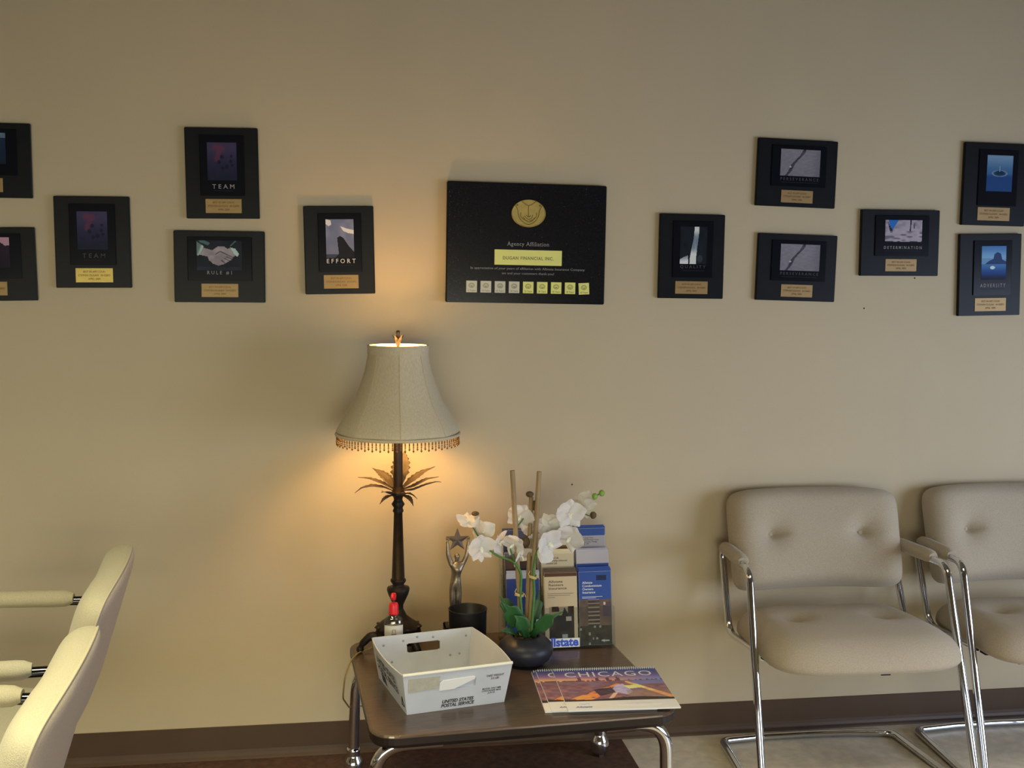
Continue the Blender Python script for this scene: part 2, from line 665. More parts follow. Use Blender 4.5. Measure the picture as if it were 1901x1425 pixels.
# dark brown flooring section, ending diagonally seen at the pale vinyl
cp = MB()
cp.add([(RX0 + 0.02, -0.019, 0.0005), (0.866, -0.019, 0.0005), (0.876, RY0 + 0.3, 0.0005), (RX0 + 0.02, RY0 + 0.3, 0.0005),
        (RX0 + 0.02, -0.019, 0.003), (0.866, -0.019, 0.003), (0.876, RY0 + 0.3, 0.003), (RX0 + 0.02, RY0 + 0.3, 0.003)],
       [(0, 1, 2, 3), (7, 6, 5, 4), (0, 4, 5, 1), (1, 5, 6, 2), (2, 6, 7, 3), (3, 7, 4, 0)])
tag(cp.build('floor_mat', M_carpet), 'dark brown flooring laid under the table along the wall', 'carpet')

# small nail holes left in the wall
for px, py in ((1062, 899), (1698, 516), (1604, 572)):
    p = on_wall(px, py)
    tag(MB().lathe([(0.0, 0.0012), (0.0022, 0.0008), (0.003, 0.0)], 8, M=T(p.x, 0, p.z) @ RX(PI / 2)).build('nail_hole', M_brownbud, None),
        {1062: 'small dark nail mark on the wall above the brochure rack', 1698: 'small dark nail mark just under the mountain picture plaque', 1604: 'tiny dark nail mark below and left of the mountain plaque'}[px], 'nail mark', 'nail marks on the wall')

# ------------------------------------------------------------------ pictures printed on the plaques
def pic_team(u, v):
    n = vnoise(u * 6, v * 7, 1)
    c = mixc((58, 52, 82), (30, 32, 58), sm(0.1, 0.7, v))
    c = mixc(c, (20, 24, 44), sm(0.6, 1.0, v))
    c = mixc(c, (44, 40, 70), n * 0.35)
    d = min(segd(u, v, (0.28, 0.14), (0.52, 0.16)), segd(u, v, (0.45, 0.16), (0.32, 0.44)))
    c = mixc(c, (100, 46, 66), 0.6 * (1 - sm(0.03, 0.13, d)))
    for a, b, r in ((0.50, 0.38, 0.07), (0.40, 0.52, 0.07), (0.82, 0.36, 0.05), (0.80, 0.50, 0.06), (0.66, 0.64, 0.08), (0.52, 0.68, 0.07), (0.85, 0.60, 0.05)):
        c = mixc(c, (14, 18, 36), 0.75 * (1 - sm(r * 0.5, r * 1.2, math.hypot(u - a, (v - b) * 1.2))))
    return c


HANDS = [(0.0, 0.10), (0.15, 0.24), (0.34, 0.33), (0.47, 0.20), (0.60, 0.19), (0.68, 0.27), (0.76, 0.24), (0.86, 0.30), (0.90, 0.45), (0.80, 0.56), (0.79, 0.63), (0.70, 0.70), (0.60, 0.79), (0.48, 0.84), (0.36, 0.78), (0.27, 0.66), (0.24, 0.54), (0.06, 0.48), (0.02, 0.46)]


def pic_rule(u, v):
    c = mixc((20, 24, 32), (30, 36, 48), vnoise(u * 4, v * 4, 2))
    if v > 0.88:
        c = mixc(c, (46, 50, 74), 0.7 * vnoise(u * 5, 3, 1))
    if segd(u, v, (0.76, 0.16), (0.86, 0.02)) < 0.018 or segd(u, v, (0.10, 0.02), (0.24, 0.10)) < 0.05:
        c = (70, 96, 98)
    if inpoly(u, v, HANDS):
        sh = vnoise(u * 9, v * 9, 3)
        c = mixc((112, 106, 118), (160, 152, 158), sh * 0.6 + 0.3 * (1 - v))
        for a, b in (((0.42, 0.46), (0.52, 0.36)), ((0.52, 0.36), (0.80, 0.56)), ((0.62, 0.60), (0.72, 0.68)), ((0.55, 0.66), (0.62, 0.76)), ((0.66, 0.54), (0.78, 0.62))):
            if segd(u, v, a, b) < 0.014:
                c = (70, 66, 78)
    if inpoly(u, v, [(0.0, 0.04), (0.16, 0.20), (0.10, 0.36), (0.03, 0.52), (0.0, 0.48)]):
        c = mixc((92, 112, 108), (150, 178, 178), sm(0.06, 0.12, u + 0.25 * (v - 0.2)))
    if inpoly(u, v, [(0.74, 0.22), (0.85, 0.26), (0.94, 0.44), (0.90, 0.54), (0.82, 0.42)]):
        c = (158, 186, 184)
    return c


def pic_effort(u, v):
    n = vnoise(u * 5, v * 5, 5)
    c = mixc((86, 96, 128), (150, 150, 168), n * 0.6 * (1 - v) + 0.1)
    if inpoly(u, v, [(0, 0), (0.18, 0.03), (0.20, 0.14), (0.10, 0.18), (0, 0.12)]):
        c = (214, 202, 196)
    if inpoly(u, v, [(0.52, 0.18), (0.75, 0.24), (1, 0.28), (1, 0.38), (0.80, 0.36), (0.62, 0.30)]):
        c = (220, 206, 196)
    if inpoly(u, v, [(0.40, 0.48), (0.50, 0.43), (0.62, 0.48), (0.84, 0.72), (1, 0.84), (1, 1), (0.30, 1), (0.45, 0.90)]):
        c = (26, 26, 34)
    elif v > 0.9:
        c = mixc(c, (40, 44, 60), 0.7)
    return c


def pic_quality(u, v):
    c = mixc((16, 20, 24), (26, 32, 38), vnoise(u * 5, v * 6, 7))
    xl, xr = 0.52 - 0.16 * sm(0.1, 1.0, v), 0.70 - 0.10 * sm(0.0, 1.0, v)
    if xl + 0.0 < u < xr:
        s = vnoise(u * 30, v * 5, 8)
        c = mixc((196, 200, 196), (96, 112, 128), sm(0.08, 0.3, v) * (1 - sm(0.55, 0.75, v)) * (0.6 + 0.5 * s))
    if inpoly(u, v, [(0.0, 0.88), (0.14, 0.82), (0.30, 0.77), (0.32, 1), (0.0, 1)]):
        c = mixc((120, 130, 142), (200, 204, 206), sm(0.80, 0.98, v + 0.1 * u))
    if segd(u, v, (0.345, 0.80), (0.345, 0.98)) < 0.018:
        c = (20, 20, 22)
    if math.hypot(u - 0.75, (v - 0.86)) < 0.10:
        c = mixc(c, (64, 72, 82), 0.5)
    return c


def pic_perseverance(u, v):
    n = vnoise(u * 14, v * 20, 9)
    c = mixc((104, 102, 112), (128, 124, 132), n * 0.5 + 0.3 * (1 - v))
    c = mixc(c, (84, 82, 88), 0.4 * sm(0.75, 1, u))
    xc = 0.60 - 0.46 * v + 0.02 * math.sin(v * 9)
    if abs(u - xc) < 0.035 + 0.02 * (vnoise(v * 12, 1, 4) - 0.3):
        c = mixc((46, 46, 54), (72, 70, 80), n)
    if math.hypot(u - 0.25, v - 0.66) < 0.03:
        c = (166, 162, 160)
    return c


def pic_determination(u, v):
    n = vnoise(u * 10, v * 9, 11)
    c = mixc((120, 112, 126), (158, 150, 158), n)
    if inpoly(u, v, [(0.09, 0), (0.36, 0), (0.20, 0.44), (0.11, 0.22)]):
        c = (36, 98, 168)
    if inpoly(u, v, [(0.06, 0.05), (0.10, 0.2), (0.20, 0.44), (0.19, 0.58), (0.14, 0.58), (0.10, 0.35)]) or segd(u, v, (0.69, 0.0), (0.68, 0.5)) < 0.018:
        c = (34, 36, 56)
    if segd(u, v, (0.79, 0.15), (0.78, 0.36)) < 0.02:
        c = (74, 74, 96)
    if v > 0.50:
        c = mixc(c, (164, 152, 160), 0.5)
        c = mixc(c, (96, 92, 104), sm(0.5, 0.8, vnoise(u * 6, v * 12, 13)))
    if v > 0.93 + 0.06 * vnoise(u * 14, 2, 3):
        c = (24, 26, 36)
    return c


def pic_drop(u, v):
    c = mixc((104, 132, 160), (54, 92, 132), sm(0.0, 0.5, v))
    c = mixc(c, (30, 62, 112), sm(0.48, 0.62, v))
    r = math.hypot((u - 0.5) / 0.3, (v - 0.50) / 0.09)
    if r < 1:
        c = mixc((26, 50, 76), (110, 140, 160), sm(0.6, 1.0, r))
    if math.hypot((u - 0.5) / 0.15, (v - 0.47) / 0.05) < 1:
        c = (24, 44, 66)
    if abs(u - 0.5) < 0.015 and 0.3 < v < 0.45:
        c = (120, 148, 172)
    return c


def pic_adversity(u, v):
    c = mixc((66, 108, 160), (108, 150, 186), sm(0.0, 0.35, v))
    if v > 0.44 - 0.1 * vnoise(u * 4, 1, 2):
        c = mixc((84, 120, 156), c, 0.4)
    if inpoly(u, v, [(0.12, 0.55), (0.30, 0.44), (0.48, 0.38), (0.52, 0.24), (0.64, 0.18), (0.78, 0.22), (0.84, 0.40), (1, 0.46), (1, 0.55)]):
        c = (34, 58, 96)
    if v > 0.54:
        c = mixc((62, 100, 150), (26, 62, 120), sm(0.56, 0.8, v))
    if math.hypot((u - 0.45) / 0.10, (v - 0.64) / 0.05) < 1:
        c = (176, 196, 210)
    c = mixc(c, (14, 22, 44), sm(0.76, 1.0, v))
    return c


def pic_blue_corner(u, v):
    c = mixc((28, 44, 70), (20, 30, 50), v)
    if v < 0.16 and u > 0.4:
        c = mixc((110, 134, 150), (70, 96, 118), vnoise(u * 12, v * 10, 3))
    return c


def pic_pink_corner(u, v):
    c = mixc((44, 28, 46), (26, 20, 34), v)
    if inpoly(u, v, [(0.5, 0.0), (1, 0.0), (1, 0.26), (0.92, 0.28), (0.82, 0.16)]):
        c = (162, 128, 148)
    return c


LINES = 'BEST IN APP COUN\nSTEPHEN DUGAN   IN 02892\nAPRIL 2004'


def plaque(q, label, pic, pf, plf, title, tf, nf, tmat, npmat=None, res=76, lines=LINES):
    """q: four image corners tl, tr, br, bl; fractions are (u0, v0, u1, v1)"""
    c4 = [on_wall(*p) for p in q]
    ctr = sum(c4, Vector()) / 4
    w = ((c4[1] - c4[0]).length + (c4[2] - c4[3]).length) / 2
    h = ((c4[3] - c4[0]).length + (c4[2] - c4[1]).length) / 2
    d1, d2 = c4[1] - c4[0], c4[2] - c4[3]
    a = (math.atan2(d1.z, d1.x) + math.atan2(d2.z, d2.x)) / 2
    b1, b2 = c4[0] - c4[3], c4[1] - c4[2]
    b = (math.atan2(-b1.x, b1.z) + math.atan2(-b2.x, b2.z)) / 2
    ang = (a + b) / 2
    e = thing('award_plaque', label, 'plaque')
    e.matrix_world = T(ctr.x, 0, ctr.z) @ RY(-ang)

    def rect(fr):
        return ((fr[0] - 0.5) * w, (fr[2] - 0.5) * w, (0.5 - fr[3]) * h, (0.5 - fr[1]) * h)
    MB().box(-w / 2, w / 2, -0.015, -0.001, -h / 2, h / 2, 0.0022).build('board', M_plaque, e)
    x0, x1, z0, z1 = rect(plf)
    MB().box(x0, x1, -0.019, -0.015, z0, z1, 0.0018).build('acrylic_plate', M_plate, e)
    x0, x1, z0, z1 = rect(pf)
    pw, ph = x1 - x0, z1 - z0
    print_panel('picture', pw, ph, res, max(8, int(res * ph / pw)), pic, e, T((x0 + x1) / 2, -0.0195, (z0 + z1) / 2), m=print_mat('glossy_print', 0.4), k=.62)
    if title:
        x0, x1, z0, z1 = rect(tf)
        lettering('title', title, x1 - x0, (z1 - z0) * 0.85, tmat, e, T((x0 + x1) / 2, -0.0195, (z0 + z1) / 2), spacing=1.6, bold=0.004, serif=True)
        MB().box(x0 + 0.004, x1 - 0.004, -0.0196, -0.0192, z0 - 0.0056, z0 - 0.0046).build('subtitle', M_subtitle, e)
    x0, x1, z0, z1 = rect(nf)
    npl = MB().box(x0, x1, -0.0165, -0.0151, z0, z1, 0.0006).build('nameplate', npmat or M_brass, e)
    lettering('engraving', lines, (x1 - x0) * 0.86, (z1 - z0) * 0.66, M_engrave, npl, T((x0 + x1) / 2, -0.0168, (z0 + z1) / 2), line=1.25)
    return e


PF = dict(team=((.305, .165, .705, .58), (.20, .08, .81, .75), (.365, .62, .67, .675), (.263, .785, .757, .94)),
          rule=((.253, .135, .747, .55), (.15, .08, .86, .70), (.363, .555, .637, .615), (.297, .738, .703, .925)),
          effort=((.312, .15, .709, .588), (.20, .08, .82, .75), (.317, .594, .727, .652), (.265, .782, .762, .936)),
          quality=((.31, .15, .72, .59), (.20, .08, .82, .75), (.32, .60, .71, .65), (.255, .795, .755, .945)),
          pers=((.28, .15, .775, .545), (.17, .09, .86, .70), (.285, .565, .765, .615), (.31, .755, .71, .94)),
          deter=((.295, .155, .765, .49), (.17, .08, .86, .70), (.285, .545, .77, .597), (.315, .745, .715, .93)),
          drop=((.345, .15, .75, .585), (.22, .08, .84, .76), (.36, .63, .74, .67), (.24, .78, .75, .94)),
          adv=((.345, .15, .74, .56), (.22, .08, .84, .75), (.33, .605, .74, .655), (.26, .785, .765, .945)))


def pq(q, label, pic, key, title, tmat, **kw):
    pf, plf, tf, nf = PF[key]
    return plaque(q, label, pic, pf, plf, title, tf, nf, tmat, **kw)


pq(((-122, 227), (58, 230), (62, 368), (-118, 366)), 'black plaque cut off by the left edge, upper of the pair, blue picture', pic_blue_corner, 'rule', None, M_title_dim)
pq(((-119, 423), (65.5, 422), (72, 557), (-112, 560)), 'black plaque cut off by the left edge, lower of the pair, pink picture', pic_pink_corner, 'rule', None, M_title_dim)
pq(((101, 364), (242, 366), (245.5, 533), (106.5, 535)), 'black TEAM plaque with bright yellow nameplate, hung lower left', pic_team, 'team', 'TEAM', M_title_dim, npmat=M_brass_b)
pq(((343, 237), (479, 239), (482.5, 406), (347.5, 406)), 'black TEAM plaque with dull brass nameplate, above the RULE #1 plaque', pic_team, 'team', 'TEAM', M_title_grey)
pq(((323.5, 428), (492, 430), (493, 561), (325, 561)), 'black RULE #1 plaque with a handshake picture', pic_rule, 'rule', 'RULE #1', M_title_grey)
pq(((563, 383), (693, 383), (696.5, 544.5), (567.5, 546.5)), 'black EFFORT plaque with dark rock picture, above the lamp', pic_effort, 'effort', 'EFFORT', M_title_pale)
pq(((1223.5, 396.5), (1344, 399), (1339, 554.5), (1219, 553)), 'black QUALITY plaque with a white waterfall picture', pic_quality, 'quality', 'QUALITY', M_title_dim)
pq(((1406, 256.5), (1553, 263.5), (1546, 387.5), (1399, 381.5)), 'upper black PERSEVERANCE plaque with grey diagonal picture', pic_perseverance, 'pers', 'PERSEVERANCE', M_title_dim)
pq(((1406, 433), (1552, 437.5), (1545, 560), (1399, 556.5)), 'lower black PERSEVERANCE plaque, directly under its twin', pic_perseverance, 'pers', 'PERSEVERANCE', M_title_dim)
pq(((1596.5, 389.5), (1741.5, 390.5), (1736.5, 512), (1592.5, 512)), 'black DETERMINATION plaque with blue sky and pale rock picture', pic_determination, 'deter', 'DETERMINATION', M_title_grey)
pq(((1788.5, 265), (1907, 268), (1895, 419.5), (1779.5, 418.5)), 'black plaque with blue water drop picture at the upper right edge', pic_drop, 'drop', None, M_title_dim)
pq(((1778, 434.5), (1892.5, 434), (1888, 583.5), (1773.5, 587)), 'black ADVERSITY plaque with blue peak picture at the right edge', pic_adversity, 'adv', 'ADVERSITY', M_title_grey)


# ------------------------------------------------------------------ the large speckled affiliation plaque
def big_plaque():
    c4 = [on_wall(*p) for p in ((829, 338.5), (1124, 345), (1118, 563.5), (826, 562))]
    ctr = sum(c4, Vector()) / 4
    w = ((c4[1] - c4[0]).length + (c4[2] - c4[3]).length) / 2
    h = ((c4[3] - c4[0]).length + (c4[2] - c4[1]).length) / 2
    e = thing('affiliation_plaque', 'large black speckled Agency Affiliation plaque with gold medallion', 'plaque')
    e.matrix_world = T(ctr.x, 0, ctr.z) @ RY(0.010)
    MB().box(-w / 2, w / 2, -0.024, -0.001, -h / 2, h / 2, 0.003).build('board', M_marble, e)
    # pale flecks of the stone
    fk = MB()
    rr = random.Random(3)
    for i in range(420):
        x, z = (rr.random() - 0.5) * w * 0.97, (rr.random() - 0.5) * h * 0.97
        if rr.random() < 0.35:
            x = -w / 2 * (0.97 - 0.25 * rr.random() ** 2)
        s = 0.0004 + 0.0007 * rr.random() ** 3
        fk.add([(x - s, -0.02405, z), (x, -0.02405, z - s), (x + s, -0.02405, z), (x, -0.02405, z + s)], [(0, 1, 2, 3)])
    o = fk.build('fleck', mat('pale_stone_fleck', (64, 66, 74), 0.4), e)
    tag(o, kind='stuff')

    def F(u, v):
        return ((u - 0.5) * w, (0.5 - v) * h)
    # medallion: oval with two cupped hands in relief
    x, z = F(.506, .248)
    rx, rz = .107 * w, .115 * h
    med = MB()
    prof = [(1.0, 0.0), (1.0, 0.004), (0.965, 0.0055), (0.93, 0.0045), (0.0, 0.0045)]
    vs, fs = [], []
    for r, t in prof[:-1]:
        for k in range(48):
            a = 2 * PI * k / 48
            vs.append((x + rx * r * math.cos(a), -0.024 - t, z + rz * r * math.sin(a)))
    for i in range(3):
        for k in range(48):
            fs.append((i * 48 + k, i * 48 + (k + 1) % 48, (i + 1) * 48 + (k + 1) % 48, (i + 1) * 48 + k))
    fs.append(tuple(range(144, 192)))
    med.add(vs, fs, False)
    mo = med.build('medallion', M_gold, e)

    def P(u, v):
        return (x + u * rx, -0.0288, z + v * rz)
    rel = MB()
    curves = [[(-.42, .86), (-.16, .62), (0, .55), (.16, .62), (.42, .86)],
              [(0, .55), (-.02, .2), (0, -.1), (.0, -.3)],
              [(-.80, .62), (-.62, .2), (-.60, -.15), (-.45, -.5), (-.2, -.75), (.05, -.82)],
              [(.80, .62), (.62, .2), (.60, -.15), (.45, -.5), (.2, -.75), (-.05, -.82)],
              [(-.45, .05), (-.48, -.2), (-.30, -.45), (-.05, -.55)],
              [(.45, .05), (.48, -.2), (.30, -.45), (.05, -.55)],
              [(-.32, -.28), (-.1, -.62), (.2, -.62), (.34, -.3)],
              [(-.25, -.18), (-.05, -.45), (.18, -.40), (.25, -.1)],
              [(-.14, -.12), (0, -.3), (.12, -.15)]]
    for cv in curves:
        pts = fillet([P(a, b) for a, b in cv], 0.02, 4)
        rel.tube(pts, 0.0011, 6)
    for a, b in ((-.66, .58), (.66, .58)):
        rel.lathe([(0.0032, -0.001), (0.0024, 0.001), (0, 0.0014)], 10, M=T(*P(a, b)) @ RX(PI / 2))
    rel.build('hands_relief', M_gold_dk, mo)
    x, z = F(.508, .508)
    lettering('heading', 'Agency Affiliation', w * .265, h * .043, M_title_grey, e, T(x, -0.0246, z), serif=True, spacing=1.1)
    x0, z1 = F(.298, .553)
    x1, z0 = F(.722, .680)
    pl = MB().box(x0, x1, -0.0262, -0.0241, z0, z1, 0.0007).build('nameplate', M_gold_tag, e)
    lettering('engraving', 'DUGAN FINANCIAL INC.', (x1 - x0) * .75, (z1 - z0) * .21, M_tag_ink, pl, T((x0 + x1) / 2, -0.0265, (z0 + z1) / 2 - 0.002), bold=0.014, serif=True, spacing=1.15)
    x, z = F(.510, .712)
    lettering('small_print', 'In appreciation of your years of affiliation with Allstate Insurance Company', w * .72, h * .024, M_title_grey, e, T(x, -0.0246, z), serif=True)
    x, z = F(.510, .752)
    lettering('small_print', 'we and your customers thank you!', w * .33, h * .024, M_title_grey, e, T(x, -0.0246, z), serif=True)
    yrs = ['5', '10', '15', '20', '25', '30', '35', '40', '45']
    for i, yv in enumerate(yrs):
        x, z = F(.159 + i * .0885, .866 + .002 * (i == 8))
        Mx = T(x, 0, z) @ RY(-0.06 if i == 8 else 0.0)
        tw, th = w * .067, h * .097
        tg = MB().box(-tw / 2, tw / 2, -0.0255, -0.0241, -th / 2, th / 2, 0.0004).build('year_tag', M_silver_tag if i < 4 else M_gold_tag, e)
        tg.matrix_local = Mx
        rg = MB()
        for rr_ in (0.0068, 0.0045):
            rg.tube([(rr_ * 1.2 * math.cos(k * PI / 10), -0.0257, 0.0036 + rr_ * math.sin(k * PI / 10)) for k in range(20)], 0.0006 if rr_ > .005 else .0004, 5, closed=True)
        rg.tube([(-0.003, -0.0257, 0.004), (0, -0.0257, 0.001), (0.003, -0.0257, 0.004)], 0.0005, 5)
        rg.tube([(-0.002, -0.0257, 0.002), (0, -0.0257, -0.0005), (0.002, -0.0257, 0.002)], 0.0005, 5)
        rg.build('emblem', M_tag_ink, tg)
        lettering('year_text', yv + ' Years', tw * .72, th * .16, M_tag_ink, tg, T(0, -0.0258, -th * .33))


big_plaque()


# ------------------------------------------------------------------ chrome armchairs with tufted cushions
def cushion(w, h, t, tufts, dep, rad=0.06, edge=0.07, crease=None, bow=0.0, back=0.02, na=144, nr=34, dome=0.12):
    """upholstered pad in x (w) by z (h); front towards -y; returns the front mesh, the back mesh and the seam ring"""
    def bound(a):
        c, s_ = math.cos(a), math.sin(a)
        n = 2.0 / max(0.12, min(1.0, rad / (min(w, h) / 2)) * 0.9)
        k = (abs(c) ** n + abs(s_) ** n) ** (-1 / n)
        return (c * k * w / 2, s_ * k * h / 2)
    B = []
    for i in range(na):
        # spread the angles evenly along the outline
        u = i / na * 2 * (w + h)
        if u < h:
            x, z = w / 2, u - h / 2
        elif u < h + w:
            x, z = w / 2 - (u - h), h / 2
        elif u < 2 * h + w:
            x, z = -w / 2, h / 2 - (u - h - w)
        else:
            x, z = -w / 2 + (u - 2 * h - w), -h / 2
        B.append(bound(math.atan2(z / h, x / w)))

    def pt(i, r, side):
        bx, bz = B[i % na]
        x, z = bx * r, bz * r
        d = (1 - r) * min(math.hypot(bx, bz), min(w, h) * 0.62)
        q = min(1.0, d / edge)
        th = (1 - (1 - q) ** 2.4) ** 0.5
        if side:
            y = -th * t - (1 - r * r) * t * dome
            for tx, tz in tufts:
                r2 = (x - tx) ** 2 + (z - tz) ** 2
                y += dep * math.exp(-r2 / (2 * 0.030 ** 2)) + dep * 0.8 * math.exp(-r2 / (2 * 0.010 ** 2))
                if crease:
                    sx = (x - tx) * (-1 if tx > 0 else 1)
                    y += dep * 0.45 * math.exp(-((z - tz) ** 2) / (2 * 0.007 ** 2)) * sm(-0.01, 0.012, sx) * (1 - sm(0.02, 0.065, sx))
        else:
            y = th * back
        return (x, y - bow * (x / (w / 2)) ** 2, z)
    R = [1 - (1 - k / nr) for k in range(nr + 1)]
    R = [math.sin(r * PI / 2) ** 0.9 if r > 0.0 else 0.0 for r in R]
    R[0] = 0.004
    front, rear = MB(), MB()
    front.grid([[pt(i, r, True) for i in range(na + 1)] for r in R])
    rear.grid([[pt(i, r, False) for i in range(na + 1)] for r in R[::2] + ([R[-1]] if nr % 2 else [])])
    ring = [Vector(pt(i, 1.0, True)) for i in range(na)]
    return front, rear, ring


def weld(o, d=0.0008):
    import bmesh
    bm = bmesh.new()
    bm.from_mesh(o.data)
    bmesh.ops.remove_doubles(bm, verts=bm.verts, dist=d)
    bmesh.ops.recalc_face_normals(bm, faces=bm.faces)
    bm.to_mesh(o.data)
    bm.free()
    for p in o.data.polygons:
        p.use_smooth = True
    return o


def xform(o, M):
    o.data.transform(M)
    return o


def make_chair(label, loc, rotz, group, fabric, shell, metal, pad=(-0.022, 0.190), arm_z=0.6355, back_y=0.030, pad_t=0.076, half=0.288, piped=False):
    """origin on the floor under the rear rail, facing local -y"""
    e = thing('cantilever_armchair', label, 'chair', loc, rotz, group)
    R = 0.0113
    dz = arm_z - 0.6355

    def side(s, fwd, z):
        return (s * (half + 0.066 * fwd), -fwd, z)
    fr = MB()
    A = [(0.300, 0.386), (0.062, 0.383), (-0.058, 0.628 + dz), (0.258, 0.634 + dz), (0.466, R), (0.0, R)]
    L = [side(-1, *a) for a in A]
    Rr = [side(1, *a) for a in A][::-1]
    L[0] = (-0.27, -0.30, 0.386)
    Rr[-1] = (0.27, -0.30, 0.386)
    mid = [(-0.14, 0.018, R), (0.0, 0.022, R), (0.14, 0.018, R)]
    pts = fillet(L + mid + Rr, [0, .06, .035, .055, .05, .035, .2, .2, .2, .035, .05, .055, .035, .06, 0], 7)
    fr.tube(pts, R, 14)
    fr.build('frame', metal, e)
    st = MB()
    st.box(-0.262, 0.262, -0.33, -0.30, 0.372, 0.388)
    st.build('crossbar', M_under, e)
    LEAN_ = math.radians(17)
    f_, r_, ring = cushion(0.560, 0.318, pad_t, [(-0.15, 0.010), (0.15, 0.010)], 0.026, rad=0.040, edge=0.062, crease=True, bow=(0.012 if piped else 0.030), back=0.016)

    def shape(v):
        v.z += 0.016 * (1 - (v.x / 0.28) ** 2)
        v.x *= 1 + 0.06 * v.z
        return v
    Mb = T(0, back_y, 0.645) @ RX(-LEAN_)
    bo = weld(f_.build('backrest', fabric, e), 0.0003)
    for v in bo.data.vertices:
        v.co = Mb @ shape(v.co.copy())
    bp_ = weld(r_.build('back_panel', shell, bo), 0.0003)
    for v in bp_.data.vertices:
        v.co = Mb @ shape(v.co.copy())
    top = [Mb @ (shape(p.copy()) + Vector((0, 0.002, 0))) for p in ring if p.z > -0.02]
    top.sort(key=lambda p: math.atan2(p.z - 0.60, p.x))
    if piped:
        MB().tube(top, 0.0024, 6).build('piping', M_piping, bo)
    for tx in (-0.15, 0.15):
        bt = MB().lathe([(0.0, 0.004), (0.005, 0.0034), (0.0085, 0.0012), (0.009, 0.0)], 14)
        bo_ = bt.build('tuft_button', fabric, bo)
        xform(bo_, Mb @ T(tx, -0.0458 - (pad_t - 0.076) * 1.1, 0.0215) @ RX(PI / 2))
    # seat: a pad turned flat, wider and rounder at the front
    f_, r_, ring = cushion(0.570, 0.455, 0.062, [(-0.135, 0.02), (0.135, 0.02)], 0.019, rad=0.085, edge=0.085, back=0.030, dome=0.22)
    mb = MB()
    mb.add(f_.v, f_.f, True)
    mb.add(r_.v, r_.f, True)
    so = weld(mb.build('seat', fabric, e), 0.0003)
    for v in so.data.vertices:
        k = -v.co.z / 0.2375
        v.co.x *= 1 + 0.045 * k
        v.co.z -= 0.030 * max(0, k) * (1 - (v.co.x / 0.29) ** 2)
        v.co.y += 0.014 * max(0, k) ** 2
    xform(so, T(0, -0.225 - (back_y - 0.03) * 0.7, 0.402) @ RX(-PI / 2 - math.radians(2.5)))
    sp = MB()
    sp.box(-0.20, 0.20, -0.40, -0.06, 0.366, 0.378)
    sp.build('seat_pan', M_under, e)
    tg = MB().box(0.03, 0.058, -0.425, -0.422, 0.364, 0.392)
    tg.build('care_tag', M_wood_edge, so)
    for sgn in (-1, 1):
        p0, p1 = Vector(side(sgn, pad[0], 0.6355 + dz)), Vector(side(sgn, pad[1], 0.640 + dz))
        n = 14
        pp = [p0.lerp(p1, k / n) for k in range(n + 1)]
        rs = [0.0205 * (0.62 + 0.38 * min(1, min(k, n - k) / 1.2)) for k in range(n + 1)]
        MB().tube(pp, rs, 16, flat=1.15).build('arm_pad', fabric, e)
    return e


GRP = 'chrome armchairs against the wall'
make_chair('beige chrome armchair with two tufts, beside the table', (1.463, -0.098, 0), math.radians(-1.0), GRP, M_fabric, M_fabric_shell, M_chrome)
make_chair('beige chrome armchair cut off by the right edge', (2.128, -0.090, 0), math.radians(0.0), GRP, M_fabric, M_fabric_shell, M_chrome)
GR2 = 'pale armchairs in the row at the left'
make_chair('pale cream armchair seen from behind, nearer the wall, at the left', (-0.640, -0.80, 0), -PI / 2 + math.radians(4.5), GR2, M_fabric_pale, M_fabric_shell, M_chrome_darkrefl, (0.018, 0.245), 0.665, 0.085, 0.052, 0.262, True)
make_chair('pale cream armchair seen from behind, in the bottom left corner', (-0.583, -1.475, 0), -PI / 2 + math.radians(3.0), GR2, M_fabric_pale, M_fabric_shell, M_chrome_darkrefl, (0.018, 0.245), 0.665, 0.085, 0.052, 0.262, True)


# ------------------------------------------------------------------ low table with bent chrome legs on casters
TZ = 0.39
TYAW = math.radians(4.2)
TFL = Vector((0.052, -0.842, 0))
TU = Vector((math.cos(TYAW), math.sin(TYAW), 0))
TV = Vector((-math.sin(TYAW), math.cos(TYAW), 0))
TW, TD = 0.775, 0.735
tc = TFL + TU * (TW / 2) + TV * (TD / 2)
table = thing('coffee_table', 'low square dark walnut table with chrome legs under the lamp', 'table', (tc.x, tc.y, 0), TYAW)


def rrect(w, d, r, n=8):
    out = []
    for cx, cy, a0 in ((w / 2 - r, d / 2 - r, 0), (-w / 2 + r, d / 2 - r, PI / 2), (-w / 2 + r, -d / 2 + r, PI), (w / 2 - r, -d / 2 + r, 1.5 * PI)):
        for k in range(n + 1):
            a = a0 + PI / 2 * k / n
            out.append((cx + r * math.cos(a), cy + r * math.sin(a)))
    return out


def slab(outlines):
    """outlines: list of (inset, z) stacked; rounded rectangle"""
    mb = MB()
    rings = []
    for ins, z in outlines:
        rings.append([(x, y, z) for x, y in rrect(TW - 2 * ins, TD - 2 * ins, 0.065 - ins * .5)])
    n = len(rings[0])
    vs = [p for r in rings for p in r]
    fs = []
    for i in range(len(rings) - 1):
        for k in range(n):
            fs.append((i * n + k, i * n + (k + 1) % n, (i + 1) * n + (k + 1) % n, (i + 1) * n + k))
    fs.append(tuple(range(n))[::-1])
    fs.append(tuple(range((len(rings) - 1) * n, len(rings) * n)))
    mb.add(vs, fs)
    return mb


